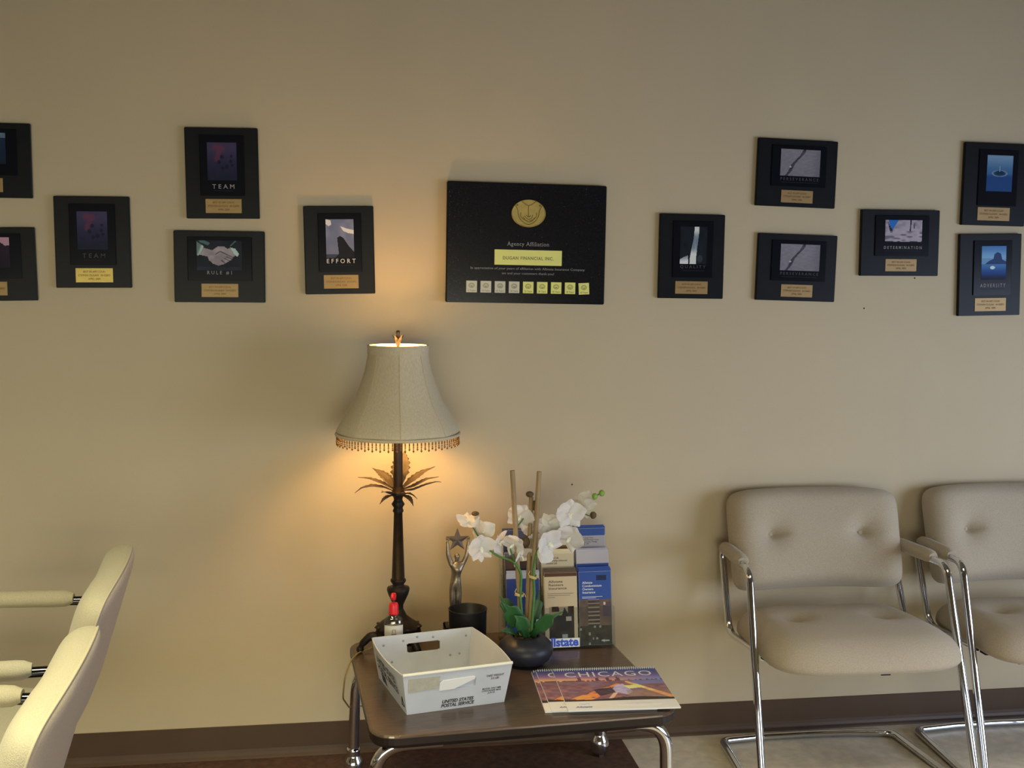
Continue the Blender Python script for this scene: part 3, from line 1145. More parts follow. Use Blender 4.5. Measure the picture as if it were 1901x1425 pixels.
tt = slab([(0.004, TZ - 0.008), (0.0005, TZ - 0.006), (0.0005, TZ - 0.0045), (0.003, TZ - 0.0015), (0.007, TZ)]).build('tabletop', M_wood, table)
slab([(0.014, TZ - 0.034), (0.005, TZ - 0.031), (0.0, TZ - 0.022), (0.0, TZ - 0.0062), (0.004, TZ - 0.006)]).build('edge_band', M_wood_edge, tt)
MB().box(-TW / 2 + 0.16, TW / 2 - 0.16, -TD / 2 + 0.10, TD / 2 - 0.06, TZ - 0.075, TZ - 0.0345, 0.004).build('under_apron', M_wood_edge, table)
RL = 0.0165
for sx in (-1, 1):
    for sy in (-1, 1):
        X, Y = sx * (TW / 2 - 0.004), sy * (TD / 2 - 0.075)
        zt = TZ - 0.034 - RL
        pts = fillet([(X - sx * 0.175, Y, zt), (X - sx * 0.012, Y, zt), (X - sx * 0.004, Y, 0.062)], 0.085, 10)
        leg = MB().tube(pts, RL, 16).build('leg', M_chrome, table)
        cs = MB()
        cs.lathe([(0.0, 0.092), (0.0185, 0.092), (0.0205, 0.084), (0.0185, 0.074), (0.020, 0.066), (0.026, 0.056), (0.029, 0.042), (0.029, 0.030), (0.025, 0.016), (0.018, 0.008), (0.0, 0.008)][::-1], 20, M=T(X - sx * 0.004, Y, 0))
        cs.box(-0.007, 0.007, -0.02, 0.02, 0.0035, 0.045, M=T(X - sx * 0.004, Y, 0))
        cs.build('caster', M_chrome, leg)
        MB().box(-0.02, 0.02, -0.02, 0.02, 0, 0.004, M=T(X - sx * 0.16, Y, TZ - 0.0385)).build('bracket', M_chrome, leg)


def tab(x, y, z=TZ):
    return (x, y, z)


# ------------------------------------------------------------------ table lamp
LX, LY = 0.142, -0.222
lamp = thing('table_lamp', 'tall bronze palm table lamp, lit, with bell shade and bead fringe', 'lamp', (LX, LY, TZ))


def lz(z):
    return z - TZ


PXM = 1 / 648.0
col = [(8.5, .875), (11, .862), (14, .856), (13.5, .850), (9.5, .846), (8, .838), (8.5, .834), (12.5, .824), (8.5, .814), (8.5, .811), (10, .806), (10, .802), (8, .799)]
stem = [(9.5, .515), (9.5, .528), (13, .540), (19, .560), (21.5, .574), (20.5, .580), (12, .583), (10.5, .589), (14.5, .598), (14.5, .603), (12, .607)]
MB().lathe([(r * PXM, lz(z)) for r, z in stem] + [(12 * PXM, lz(.607)), (8 * PXM, lz(.799))] + [(r * PXM, lz(z)) for r, z in col[::-1]], 24).build('column', M_bronze, lamp)
MB().tube([(0, 0, lz(.86)), (0, 0, lz(1.10))], 8.5 * PXM, 16).build('pole', M_bronze, lamp)
base = MB()
base.lathe([(34 * PXM, lz(.418)), (40 * PXM, lz(.424)), (41 * PXM, lz(.448)), (39 * PXM, lz(.460)), (43 * PXM, lz(.463)), (40 * PXM, lz(.468)), (36 * PXM, lz(.474)), (26 * PXM, lz(.484)), (16 * PXM, lz(.497)), (9.5 * PXM, lz(.517))], 32, sq=lambda a, z: 1 + (0.05 * math.cos(8 * a) if z < lz(.478) else 0))
bs = base.build('base', M_bronze, lamp)
for k in range(8):
    a = k * PI / 4 + PI / 8
    MB().lathe([(0, -0.004), (0.0042, -0.002), (0.005, 0), (0.0042, 0.002), (0, 0.004)], 10, M=T(0.062 * math.cos(a), 0.062 * math.sin(a), lz(.468))).build('boss', M_leafmetal, bs)
for k in range(3):
    a = PI + k * 2 * PI / 3
    ca, sa = math.cos(a), math.sin(a)
    pts = fillet([(0.045 * ca, 0.045 * sa, lz(.435)), (0.082 * ca, 0.082 * sa, lz(.438)), (0.104 * ca, 0.104 * sa, lz(.416)), (0.110 * ca, 0.110 * sa, lz(.402))], 0.02, 5)
    ft = MB()
    ft.tube(pts, [0.014 - 0.006 * i / (len(pts) - 1) for i in range(len(pts))], 12)
    ft.lathe([(0.0, -0.0117), (0.007, -0.0105), (0.0115, -0.004), (0.0105, 0.004), (0.004, 0.009), (0, 0.009)], 14, M=T(0.110 * ca, 0.110 * sa, lz(.402)))
    ft.build('foot', M_bronze, bs)


def palm_leaf(az, pts, width, name='leaf'):
    """pts: (radial, z) centreline"""
    ca, sa = math.cos(az), math.sin(az)
    n = 16
    cl = fillet([(r, 0, z) for r, z in pts], 0.03, 6)
    # resample
    L = [0]
    for a, b in zip(cl, cl[1:]):
        L.append(L[-1] + (b - a).length)
    res = []
    for k in range(n + 1):
        s = L[-1] * k / n
        for i in range(len(cl) - 1):
            if L[i + 1] >= s - 1e-9:
                w = (s - L[i]) / max(1e-9, L[i + 1] - L[i])
                res.append(cl[i].lerp(cl[i + 1], w))
                break
    rows = []
    for k, p in enumerate(res):
        t = k / n
        wd = 1.3 * width * (0.35 + 0.65 * sm(0, 0.35, t)) * (1 - sm(0.45, 1.02, t)) ** 0.8
        wd *= 1 + 0.13 * (1 if k % 2 else -1) * (0.2 < t < 0.98)
        row = []
        for u in (-1, -0.5, 0, 0.5, 1):
            tang = (res[min(k + 1, n)] - res[max(k - 1, 0)]).normalized()
            nrm = Vector((-tang.z, 0, tang.x))
            q = p + Vector((0, u * wd, 0)) + nrm * (0.25 * wd * abs(u) - 0.05 * wd)
            row.append((q.x * ca - q.y * sa, q.x * sa + q.y * ca, lz(q.z)))
        rows.append(row)
    mb = MB().grid(rows)
    o = mb.build(name, M_leafmetal, lamp)
    sol = o.modifiers.new('thickness', 'SOLIDIFY')
    sol.thickness = 0.0012
    return o


dg = math.radians
# azimuth 0 = to the right, -90 = towards the camera
for az, pts, wd in ((188, [(.012, .862), (.04, .874), (.075, .880), (.105, .876), (.125, .862)], .012),
                    (165, [(.012, .866), (.045, .882), (.085, .896), (.118, .899)], .012),
                    (130, [(.012, .868), (.045, .890), (.080, .908), (.112, .916)], .015),
                    (75, [(.010, .872), (.022, .905), (.050, .940), (.095, .965)], .020),
                    (28, [(.012, .868), (.045, .888), (.085, .910), (.125, .922)], .014),
                    (5, [(.012, .866), (.045, .874), (.085, .894), (.118, .900)], .013),
                    (-28, [(.012, .864), (.045, .868), (.085, .886), (.122, .898), (.134, .897)], .015),
                    (-75, [(.012, .860), (.040, .858), (.075, .868), (.095, .874)], .014),
                    (-125, [(.012, .860), (.040, .860), (.070, .872), (.088, .872)], .014),
                    (222, [(.012, .852), (.040, .852), (.058, .846), (.074, .834)], .007),
                    (-48, [(.012, .852), (.036, .850), (.052, .842), (.062, .826)], .008),
                    (-12, [(.012, .854), (.030, .856), (.044, .850), (.056, .840)], .006)):
    palm_leaf(dg(az), pts, wd)

# shade: bell of eight panels
SHP = [(112, 1.028), (113.5, 1.034), (112.5, 1.042), (108, 1.056), (101, 1.074), (92, 1.096), (82, 1.122), (74, 1.151), (67, 1.180), (61, 1.208), (57.5, 1.236), (55, 1.256), (55.5, 1.258), (55.5, 1.279), (54, 1.281)]


def shade_rings(off, prof):
    rings = []
    for r, z in prof:
        ring = []
        for k in range(64):
            a = 2 * PI * k / 64 - PI / 2
            loc = ((k % 8) / 8.0)
            d = 1 - 0.028 * math.sin(PI * loc) if z < 1.257 else 1.0
            rr = r * PXM * d + off
            ring.append((rr * math.cos(a), rr * math.sin(a), lz(z)))
        rings.append(ring)
    return rings


def ringmesh(rings):
    mb = MB()
    n = len(rings[0])
    vs = [p for r in rings for p in r]
    fs = [(i * n + k, i * n + (k + 1) % n, (i + 1) * n + (k + 1) % n, (i + 1) * n + k) for i in range(len(rings) - 1) for k in range(n)]
    mb.add(vs, fs, True)
    return mb


out_r = shade_rings(0, SHP)
in_r = shade_rings(-0.0025, SHP)
so = ringmesh(out_r).build('shade', M_shade, lamp)
li = ringmesh(in_r).build('lining', M_lining, so)
rim = ringmesh([out_r[0], in_r[0]])
rim2 = ringmesh([out_r[-1], in_r[-1]])
rm = MB()
rm.add(rim.v, rim.f, True)
rm.add(rim2.v, rim2.f, True)
rm.build('rim', M_shade, so)
bd = MB()
for z0, z1, r in ((1.257, 1.281, 56.3),):
    ring0 = [[(r * PXM * math.cos(2 * PI * k / 64), r * PXM * math.sin(2 * PI * k / 64), lz(z)) for k in range(64)] for z in (z0, z0 + .002, z1 - .002, z1)]
    bd.add(*[x for x in (ringmesh(ring0).v, ringmesh(ring0).f)], True)
bd.build('top_band', M_shade, so)
bb = MB()
bb.tube([(113.5 * PXM * math.cos(2 * PI * k / 64), 113.5 * PXM * math.sin(2 * PI * k / 64), lz(1.0285)) for k in range(64)], 0.0045, 8, closed=True)
bb.build('bottom_band', M_shade, so)
# seams of the panels
for k in range(8):
    a = k * PI / 4 - PI / 2
    pts = [((r * PXM + .0006) * math.cos(a), (r * PXM + .0006) * math.sin(a), lz(z)) for r, z in SHP[1:12]]
    MB().tube(pts, 0.0007, 6).build('seam', M_shade, so)
# bead fringe: strands, alternately short and long
def strand(long_):
    mb = MB()
    z = 0.0
    mb.lathe([(0, 0), (.0017, -.0006), (.0017, -.0092), (0, -.0098)][::-1], 6)
    z = -.0125
    mb.lathe([(0, .0024), (.0020, .0012), (.0024, 0), (.0016, -.0014), (0, -.0024)][::-1], 7, M=T(0, 0, z))
    if long_:
        mb.lathe([(0, .0), (.0013, -.0008), (.0013, -.0042), (0, -.005)][::-1], 6, M=T(0, 0, -.0150))
        z = -.0225
        mb.lathe([(0, .0030), (.0026, .0012), (.0030, -.0004), (.0016, -.0026), (0, -.0044)][::-1], 7, M=T(0, 0, z))
    else:
        z = -.0175
        mb.lathe([(0, .0030), (.0026, .0012), (.0030, -.0004), (.0016, -.0026), (0, -.0044)][::-1], 7, M=T(0, 0, z))
    return mb.mesh('bead_strand', M_bead)


sm_, lm_ = strand(False), strand(True)
NB = 96
for k in range(NB):
    a = 2 * PI * k / NB
    r = 112.5 * PXM
    o = link('bead_strand', lm_ if k % 2 else sm_, so, loc=(r * math.cos(a), r * math.sin(a), lz(1.0235)))
# harp spider, finial and bulb
hp = MB()
for k in range(3):
    a = k * 2 * PI / 3 + 0.5
    hp.tube([(0, 0, lz(1.272)), (54 * PXM * math.cos(a), 54 * PXM * math.sin(a), lz(1.276))], 0.0014, 6)
hp.tube(fillet([(0.012, 0, lz(1.105)), (0.045, 0, lz(1.12)), (0.045, 0, lz(1.235)), (0, 0, lz(1.274))], 0.03), 0.0016, 6)
hp.tube(fillet([(-0.012, 0, lz(1.105)), (-0.045, 0, lz(1.12)), (-0.045, 0, lz(1.235)), (0, 0, lz(1.274))], 0.03), 0.0016, 6)
hp.build('harp', M_leafmetal, lamp)
fin = MB()
fin.lathe([(0.004, 1.272), (0.0045, 1.280), (0.007, 1.288), (0.009, 1.296), (0.0065, 1.303), (0.005, 1.309), (0.0055, 1.312), (0.0062, 1.317), (0.005, 1.3215), (0, 1.323)], 16, M=T(0, 0, -TZ))
for k in range(5):
    a = k * 2 * PI / 5 + 0.3
    ca, sa = math.cos(a), math.sin(a)
    w = [(-sa * .005, ca * .005), (sa * .005, -ca * .005)]
    vs = [(.006 * ca + w[0][0] * .7, .006 * sa + w[0][1] * .7, lz(1.290)), (.006 * ca + w[1][0] * .7, .006 * sa + w[1][1] * .7, lz(1.290)),
          (.010 * ca + w[1][0], .010 * sa + w[1][1], lz(1.300)), (.019 * ca, .019 * sa, lz(1.311)), (.010 * ca + w[0][0], .010 * sa + w[0][1], lz(1.300))]
    fin.add(vs, [(0, 1, 2, 3, 4)], False)
fin.build('finial', M_leafmetal, lamp)
M_bulb = mat('glowing_bulb', (255, 230, 180), 0.3, emit=(1.0, 0.54, 0.20), estr=LAMP_BULB)
MB().lathe([(0, 1.128), (0.012, 1.130), (0.013, 1.140), (0.022, 1.158), (0.028, 1.176), (0.027, 1.192), (0.018, 1.205), (0, 1.211)], 20, M=T(0, 0, -TZ)).build('bulb', M_bulb, lamp)
MB().lathe([(0, 1.096), (0.014, 1.096), (0.016, 1.110), (0.014, 1.128), (0, 1.128)], 16, M=T(0, 0, -TZ)).build('socket', M_leafmetal, lamp)
# power cord: off the left of the table and down behind it
cw = [(LX - .075, LY + .01, TZ + .012), (0.055, -0.215, TZ + .006), (0.028, -0.235, TZ + .006), (0.004, -0.30, TZ + .004), (-0.012, -0.33, TZ - .03), (-0.018, -0.31, TZ - .10), (0.0, -0.20, TZ - .17), (0.06, -0.06, .17), (0.12, -0.05, .12), (0.20, -0.05, .085), (0.26, -0.05, .12), (0.30, -0.03, .20)]
MB().tube([(x - LX, y - LY, z - TZ) for x, y, z in fillet(cw, 0.05, 5)], 0.0024, 8).build('power_cord', M_cord, lamp)


# ------------------------------------------------------------------ postal tray
PYAW = math.radians(12.6)
tray = thing('mail_tray', 'white corrugated postal tray with black lettering, front left of the table', 'tray', (0.236, -0.543, TZ), PYAW)
TB_W, TB_D, TT_W, TT_D, TH = 0.258, 0.282, 0.288, 0.318, 0.107
hb = [(-TB_W / 2, -TB_D / 2), (TB_W / 2, -TB_D / 2), (TB_W / 2, TB_D / 2), (-TB_W / 2, TB_D / 2)]
ht = [(-TT_W / 2, -TT_D / 2), (TT_W / 2, -TT_D / 2), (TT_W / 2, TT_D / 2), (-TT_W / 2, TT_D / 2)]


def wallpanel(i, hole, bow):
    """one slanted wall with optional hand hole; returns mesh with thickness"""
    j = (i + 1) % 4
    b0, b1, t0, t1 = Vector((*hb[i], 0.002)), Vector((*hb[j], 0.002)), Vector((*ht[i], TH)), Vector((*ht[j], TH))
    outn = Vector((0, -1, 0)) if i == 0 else Vector((1, 0, 0)) if i == 1 else Vector((0, 1, 0)) if i == 2 else Vector((-1, 0, 0))

    def P(u, v):
        p = (b0.lerp(b1, u)).lerp(t0.lerp(t1, u), v)
        if bow:
            p += outn * (bow * v * 4 * u * (1 - u))
        return p
    us = [0, .06, .12, .18, .24, .33, .345, .41, .5, .59, .655, .67, .76, .82, .88, .94, 1]
    vs_ = [0, .25, .52, .535, .64, .745, .76, .9, 1]
    mb = MB()
    th = -outn * 0.0035
    for side in (0, 1):
        off = th * side
        for a in range(len(us) - 1):
            for b in range(len(vs_) - 1):
                uc, vc = (us[a] + us[a + 1]) / 2, (vs_[b] + vs_[b + 1]) / 2
                if hole and .33 < uc < .67 and .52 < vc < .76:
                    cu, cv = (uc < .345 or uc > .655), (vc < .535 or vc > .745)
                    if not (cu and cv):
                        continue
                q = [P(us[a], vs_[b]) + off, P(us[a + 1], vs_[b]) + off, P(us[a + 1], vs_[b + 1]) + off, P(us[a], vs_[b + 1]) + off]
                mb.add(q, [(0, 1, 2, 3) if side == 0 else (3, 2, 1, 0)])
    # edges of the hole
    if hole:
        loop = [(.345, .52), (.655, .52), (.67, .535), (.67, .745), (.655, .76), (.345, .76), (.33, .745), (.33, .535)]
        for k in range(8):
            a, b = loop[k], loop[(k + 1) % 8]
            mb.add([P(*a), P(*b), P(*b) + th, P(*a) + th], [(0, 1, 2, 3)])
    # top edge
    for a in range(len(us) - 1):
        mb.add([P(us[a], 1), P(us[a + 1], 1), P(us[a + 1], 1) + th, P(us[a], 1) + th], [(0, 1, 2, 3)])
    return mb, P, outn


panels = []
for i in range(4):
    mb, P, on_ = wallpanel(i, i in (0, 2), 0.012 if i in (1, 3) else 0.0)
    o = mb.build('side_panel', M_white_plastic, tray, fix=False)
    panels.append((o, P, on_))
MB().box(-TB_W / 2, TB_W / 2, -TB_D / 2, TB_D / 2, 0.0005, 0.004).build('bottom_panel', M_white_plastic, tray)
# rolled rims on front and rear
for i in (0,):
    o, P, on_ = panels[i]
    MB().tube([P(u / 8, 1.0) - on_ * 0.0015 for u in range(9)], 0.0042, 8).build('rolled_rim', mat('ivory_rim', (206, 196, 172), 0.5), o)


def face_M(i, u, v, off=0.0008):
    """matrix putting a flat panel (x right, z up, -y out) onto wall i"""
    o, P, on_ = panels[i]
    p = P(u, v)
    ex = (P(min(1, u + .02), v) - P(max(0, u - .02), v)).normalized()
    ez = (P(u, v + .02) - P(u, v - .02))
    ey = -ex.cross(ez).normalized() * -1
    ez = ex.cross(-ey).normalized() * -1
    nrm = ex.cross(ez).normalized()
    if nrm.dot(on_) < 0:
        nrm = -nrm
    ez = nrm.cross(ex)
    M = Matrix((( ex.x, -nrm.x, ez.x, 0), (ex.y, -nrm.y, ez.y, 0), (ex.z, -nrm.z, ez.z, 0), (0, 0, 0, 1)))
    return T(*(p + nrm * off)) @ M


pn = panels[0][0]
lettering('stencil_text', 'UNITED STATES\nPOSTAL SERVICE', 0.088, 0.021, M_ink, pn, face_M(0, .51, .155), bold=0.035, shear=0.25, line=0.9)
lettering('stencil_text', 'TARE WEIGHT\n2.5 LBS', 0.048, 0.0135, M_ink, pn, face_M(0, .855, .70), bold=0.015, shear=0.2)
lettering('stencil_text', 'MODEL HALF MM\nCONTAINER MAIL\nJUN 03', 0.052, 0.018, M_ink, pn, face_M(0, .84, .34), bold=0.015, shear=0.2)
# hand-hole cover of white card and the grubby patch where a label was peeled off
cv = MB()
cv.prism([(-.047, -.014), (-.008, -.0135), (.046, .0075), (.047, .0125), (.043, .0145), (-.038, .0125), (-.046, .008)], -.0006, .0014)
cvo = cv.build('hole_flap', M_white_paper, pn)
cvo.matrix_local = face_M(0, .495, .645, 0.0012)
cv2 = MB().box(-.050, .050, 0.0032, 0.0046, -.018, .018).build('hole_backing', M_white_plastic, pn)
cv2.matrix_local = face_M(0, .50, .64, 0.0)
pt = MB().prism([(-.040, -.018), (.038, -.015), (.040, .018), (-.041, .019)], -.0002, .0002).build('label_residue', mat('grey_label_residue', (140, 138, 128), 0.6, noise=.12, nscale=60), pn)
pt.matrix_local = face_M(0, .185, .72, 0.0009)
pl_ = panels[3][0]
lettering('stencil_text', 'UNITED STATES\nPOSTAL SERVICE', 0.20, 0.046, M_ink, pl_, face_M(3, .52, .58), bold=0.02, shear=0.2, line=0.95)
bl = MB()
for k in range(5):
    bl.box(-.024, .024, -.0001, .0001, -.012 + k * .005, -.009 + k * .005)
bo = bl.build('fine_print', M_ink, pl_)
bo.matrix_local = face_M(3, .30, .22)
tr = MB()
tr.tube([(-.009, 0, -.011), (.009, 0, -.011), (0, 0, .012)], .0012, 5, closed=True)
to = tr.build('triangle_mark', M_ink, pl_)
to.matrix_local = face_M(3, .92, .26)
# rivets on the inner face of the rear wall
rp = panels[2][0]
for u, v in ((.06, .80), (.22, .35), (.40, .86), (.56, .90), (.70, .84), (.90, .78), (.12, .36), (.84, .34)):
    p = panels[2][1](u, v) + Vector((0, -.0036, 0))
    MB().lathe([(.0034, 0), (.0030, .0011), (0, .0014)], 10, M=T(*p) @ RX(PI / 2)).build('rivet', mat('grey_plastic_rivet', (120, 122, 126), 0.5), rp)

# ------------------------------------------------------------------ hand sanitizer
SX, SY = 0.124, -0.338
san = thing('sanitizer_bottle', 'clear pump bottle with bright red cap, in front of the lamp base', 'bottle', (SX, SY, TZ))
body = MB()
bp = [(0.022, 0.0005), (0.0268, 0.005), (0.0275, 0.012), (0.0275, 0.118), (0.0262, 0.130), (0.021, 0.138), (0.0125, 0.142), (0.0125, 0.147)]
body.lathe(bp, 24, sq=lambda a, z: 1.0)
bo = body.build('bottle_body', clear_mat('clear_bottle', (0.88, 0.90, 0.89), 0.15), san)
xform(bo, Matrix.Diagonal((1, 0.72, 1, 1)))
gel = MB().lathe([(0.0, 0.004), (0.0255, 0.006), (0.0258, 0.112), (0.0, 0.1122)], 20).build('gel', mat('hand_gel', (128, 124, 114), 0.35), san)
xform(gel, Matrix.Diagonal((1, 0.70, 1, 1)))
lb = []
for z in (0.025, 0.118):
    lb.append([(0.0281 * math.cos(a), 0.0281 * .72 * math.sin(a), z) for a in [(-PI + .45) + (PI - 0.9) * k / 16 for k in range(17)]])
lo = MB().grid(lb).build('front_label', M_label, san)
mk = MB()
mk.tube([(-.004, -.0208, .098), (-.004, -.0208, .107), (.004, -.0208, .107), (.004, -.0208, .098)], .0008, 5, closed=False)
mk.build('label_mark', mat('red_label_mark', (130, 70, 56), 0.6), lo)
MB().box(-.007, .007, -.0209, -.0204, .0930, .0955).build('label_line', mat('grey_label_line', (96, 92, 92), 0.6), lo)
pm = MB()
pm.lathe([(0.0, .146), (0.0138, .146), (0.0138, .150), (0.0130, .172), (0.0115, .1775), (0.005, .180), (0.0, .180)], 20)
pm.build('pump_collar', M_red, san)
MB().tube([(0, 0, .178), (0, 0, .190)], 0.0038, 10).build('pump_tube', clear_mat('frosted_tube', (.8, .8, .8), .2), san)
hd = MB()
hd.tube(fillet([(0, .002, .188), (0, .0, .200), (-.004, -.016, .2035), (-.0055, -.026, .198)], .008, 4), [.0062, .0066, .0066, .0066, .006, .0056, .0054, .0052, .005, .0046, .0044, .004, .004, .004][:12], 10, caps=True)
hd.lathe([(0, .186), (.0065, .187), (.0075, .198), (.006, .205), (0, .207)], 14)
hd.build('pump_head', M_red, san)

# ------------------------------------------------------------------ award statuette holding a star
AX, AY = 0.316, -0.185
stt = thing('award_statuette', 'pewter statuette of a figure raising a star, behind the black cup', 'statuette', (AX, AY, TZ))
MB().box(-.038, .038, -.034, .034, 0, .062, .004).build('pedestal', M_black, stt)
MB().lathe([(.026, .062), (.024, .068), (.014, .074), (0, .076)], 20).build('plinth', M_pewter, stt)


def skin_body(name, joints, edges, m, parent, lvl=2):
    me = bpy.data.meshes.new(name)
    keys = list(joints)
    me.from_pydata([joints[k][0] for k in keys], [(keys.index(a), keys.index(b)) for a, b in edges], [])
    o = link(name, me, parent)
    md = o.modifiers.new('skin', 'SKIN')
    md.use_smooth_shade = True
    for i, k in enumerate(keys):
        sv = me.skin_vertices[0].data[i]
        r = joints[k][1] if isinstance(joints[k][1], tuple) else (joints[k][1],) * 2
        r = (r[0] * 1.38, r[1] * 1.38)
        sv.radius = r if isinstance(r, tuple) else (r, r)
        sv.use_root = (k == 'pelvis')
    ss = o.modifiers.new('smooth', 'SUBSURF')
    ss.levels = ss.render_levels = lvl
    me.materials.append(m)
    return o


H0 = -TZ
J = {'pelvis': ((-.005, 0, .577 + H0), (.0125, .0095)), 'waist': ((-.003, .001, .596 + H0), (.0105, .0085)), 'chest': ((-.001, 0, .616 + H0), (.0150, .0105)),
     'neckb': ((0, .001, .632 + H0), (.0085, .006)), 'neck': ((.0, .000, .6415 + H0), (.0036, .0036)), 'jaw': ((.0, -.0016, .6485 + H0), (.0050, .0056)), 'head': ((.0, -.001, .6580 + H0), (.0072, .0082)), 'crown': ((.0, .000, .6665 + H0), (.0050, .0058)),
     'shl': ((-.0165, 0, .632 + H0), (.0062, .0062)), 'ell': ((-.0265, -.003, .662 + H0), (.0052, .0052)), 'wrl': ((-.0275, -.001, .692 + H0), (.0040, .0040)), 'hal': ((-.0290, 0, .704 + H0), (.0036, .0030)),
     'shr': ((.0165, 0, .632 + H0), (.0062, .0062)), 'elr': ((.0285, -.003, .660 + H0), (.0052, .0052)), 'wrr': ((.0325, -.001, .692 + H0), (.0040, .0040)), 'har': ((.0340, 0, .704 + H0), (.0036, .0030)),
     'hipl': ((-.0120, 0, .566 + H0), (.0092, .0092)), 'knl': ((-.0130, -.002, .522 + H0), (.0070, .0074)), 'anl': ((-.0110, .003, .474 + H0), (.0046, .005)), 'tol': ((-.0120, -.012, .468 + H0), (.0044, .0036)),
     'hipr': ((.0030, 0, .566 + H0), (.0092, .0092)), 'knr': ((.0040, -.002, .522 + H0), (.0070, .0074)), 'anr': ((.0050, .003, .474 + H0), (.0046, .005)), 'tor': ((.0070, -.012, .468 + H0), (.0044, .0036))}
ED = [('pelvis', 'waist'), ('waist', 'chest'), ('chest', 'neckb'), ('neckb', 'neck'), ('neck', 'jaw'), ('jaw', 'head'), ('head', 'crown'), ('neckb', 'shl'), ('shl', 'ell'), ('ell', 'wrl'), ('wrl', 'hal'),
      ('neckb', 'shr'), ('shr', 'elr'), ('elr', 'wrr'), ('wrr', 'har'), ('pelvis', 'hipl'), ('hipl', 'knl'), ('knl', 'anl'), ('anl', 'tol'), ('pelvis', 'hipr'), ('hipr', 'knr'), ('knr', 'anr'), ('anr', 'tor')]
fig = skin_body('figure', J, ED, M_pewter, stt)
fa = MB()
hz = .655 + H0
fa.lathe([(0, -.0022), (.0012, -.001), (.0010, .002), (0, .004)], 8, M=T(0, -.0106, hz))
for sx in (-.0028, .0028):
    fa.lathe([(0, -.0008), (.0012, 0), (0, .0008)], 8, M=T(sx, -.0098, hz + .0026))
fa.box(-.0022, .0022, -.0092, -.0076, hz - .0050, hz - .0041)
for sx in (-1, 1):
    fa.lathe([(0, -.0024), (.0014, 0), (0, .0024)], 8, M=T(sx * .0084, 0, hz + .0012))
fa.build('face', M_pewter, fig)
for sx, hx in ((-1, -.0290), (1, .0340)):
    fg = MB()
    for q in range(4):
        a = (q - 1.5) * .28
        ln = (.0085, .010, .0105, .009)[q]
        x0, z0 = hx + (q - 1.5) * .0016, .706 + H0
        fg.tube([(x0, 0, z0), (x0 + math.sin(a) * ln * .5 - sx * .001, -.0015, z0 + ln * .5), (x0 + math.sin(a) * ln - sx * .002, -.001, z0 + ln)], [.0012, .0011, .0008], 6)
    fg.tube([(hx - sx * .002, -.001, .702 + H0), (hx - sx * .006, -.0025, .706 + H0), (hx - sx * .0085, -.003, .707 + H0)], [.0013, .0012, .0009], 6)
    fg.build('fingers', M_pewter, fig)
star = []
for k in range(10):
    r = .0365 if k % 2 == 0 else .0150
    a = PI / 2 + k * PI / 5
    star.append((.001 + r * math.cos(a), .7055 + H0 + r * math.sin(a)))
sv = MB()
n = len(star)
vs = [(x, 0, z) for x, z in star] + [(.001, -.0045, .7055 + H0), (.001, .0045, .7055 + H0)]
sv.add(vs, [(k, (k + 1) % n, n) for k in range(n)] + [((k + 1) % n, k, n + 1) for k in range(n)])
sv.build('star', mat('grey_pewter_star', (84, 76, 70), 0.42, 0.5), stt)

# ------------------------------------------------------------------ black pencil cup
cup = thing('pencil_cup', 'round black desk cup standing behind the postal tray', 'cup', (0.337, -0.290, TZ))
MB().lathe([(0.0, 0.0005), (.050, .0005), (.053, .004), (.0545, .138), (.0552, .1395), (.0540, .1405), (.0520, .139), (.0505, .010), (0.0, .008)], 40).build('cup_body', M_black, cup)
MB().tube([(.0546 * math.cos(2 * PI * k / 40), .0546 * math.sin(2 * PI * k / 40), .1395) for k in range(40)], .0016, 8, closed=True).build('rim', M_black, cup)

# ------------------------------------------------------------------ orchid
OX, OY = 0.492, -0.374
orc = thing('potted_orchid', 'white silk orchid with three stakes in a round black pot', 'plant', (OX, OY, TZ))
potp = [(0.0, 0.0005), (.034, .0005), (.052, .006), (.068, .018), (.0775, .036), (.0785, .046), (.074, .060), (.062, .072), (.046, .080), (.038, .083), (.036, .0815), (.040, .074), (.040, .066), (0.0, .066)]
MB().lathe(potp, 44).build('pot', M_pot, orc)
MB().lathe([(.040, .066), (.034, .074), (.018, .080), (0, .081)], 20, sq=lambda a, z: 1 + .06 * math.sin(5 * a)).build('moss', M_moss, orc)


def O(px, py, dy=0.0):
    """image position of a piece of the plant standing in the pot's plane -> plant coordinates"""
    p = on_wall(px, py, OY + dy)
    return Vector((p.x - OX, p.y - OY, p.z - TZ))


def strap(pts, width, fold=0.25):
    pts = [Vector(p) for p in pts]
    cl = fillet(pts, 0.05, 6)
    n = len(cl)
    rows = []
    for k, p in enumerate(cl):
        t = k / (n - 1)
        wd = 1.2 * width * max(0.02, math.sin(PI * min(0.995, .12 + .88 * t) ** 1.1)) ** 0.75
        tang = (cl[min(k + 1, n - 1)] - cl[max(k - 1, 0)]).normalized()
        view = Vector((-.15, -1, .25))
        sd = tang.cross(view)
        sd = sd.normalized() if sd.length > 1e-4 else Vector((1, 0, 0))
        nr = sd.cross(tang).normalized()
        rows.append([p + sd * (u * wd) + nr * (fold * wd * abs(u)) for u in (-1, -.5, 0, .5, 1)])
    o = MB().grid(rows).build('leaf', M_leaf, orc)
    s = o.modifiers.new('thickness', 'SOLIDIFY')
    s.thickness = .0016
    return o


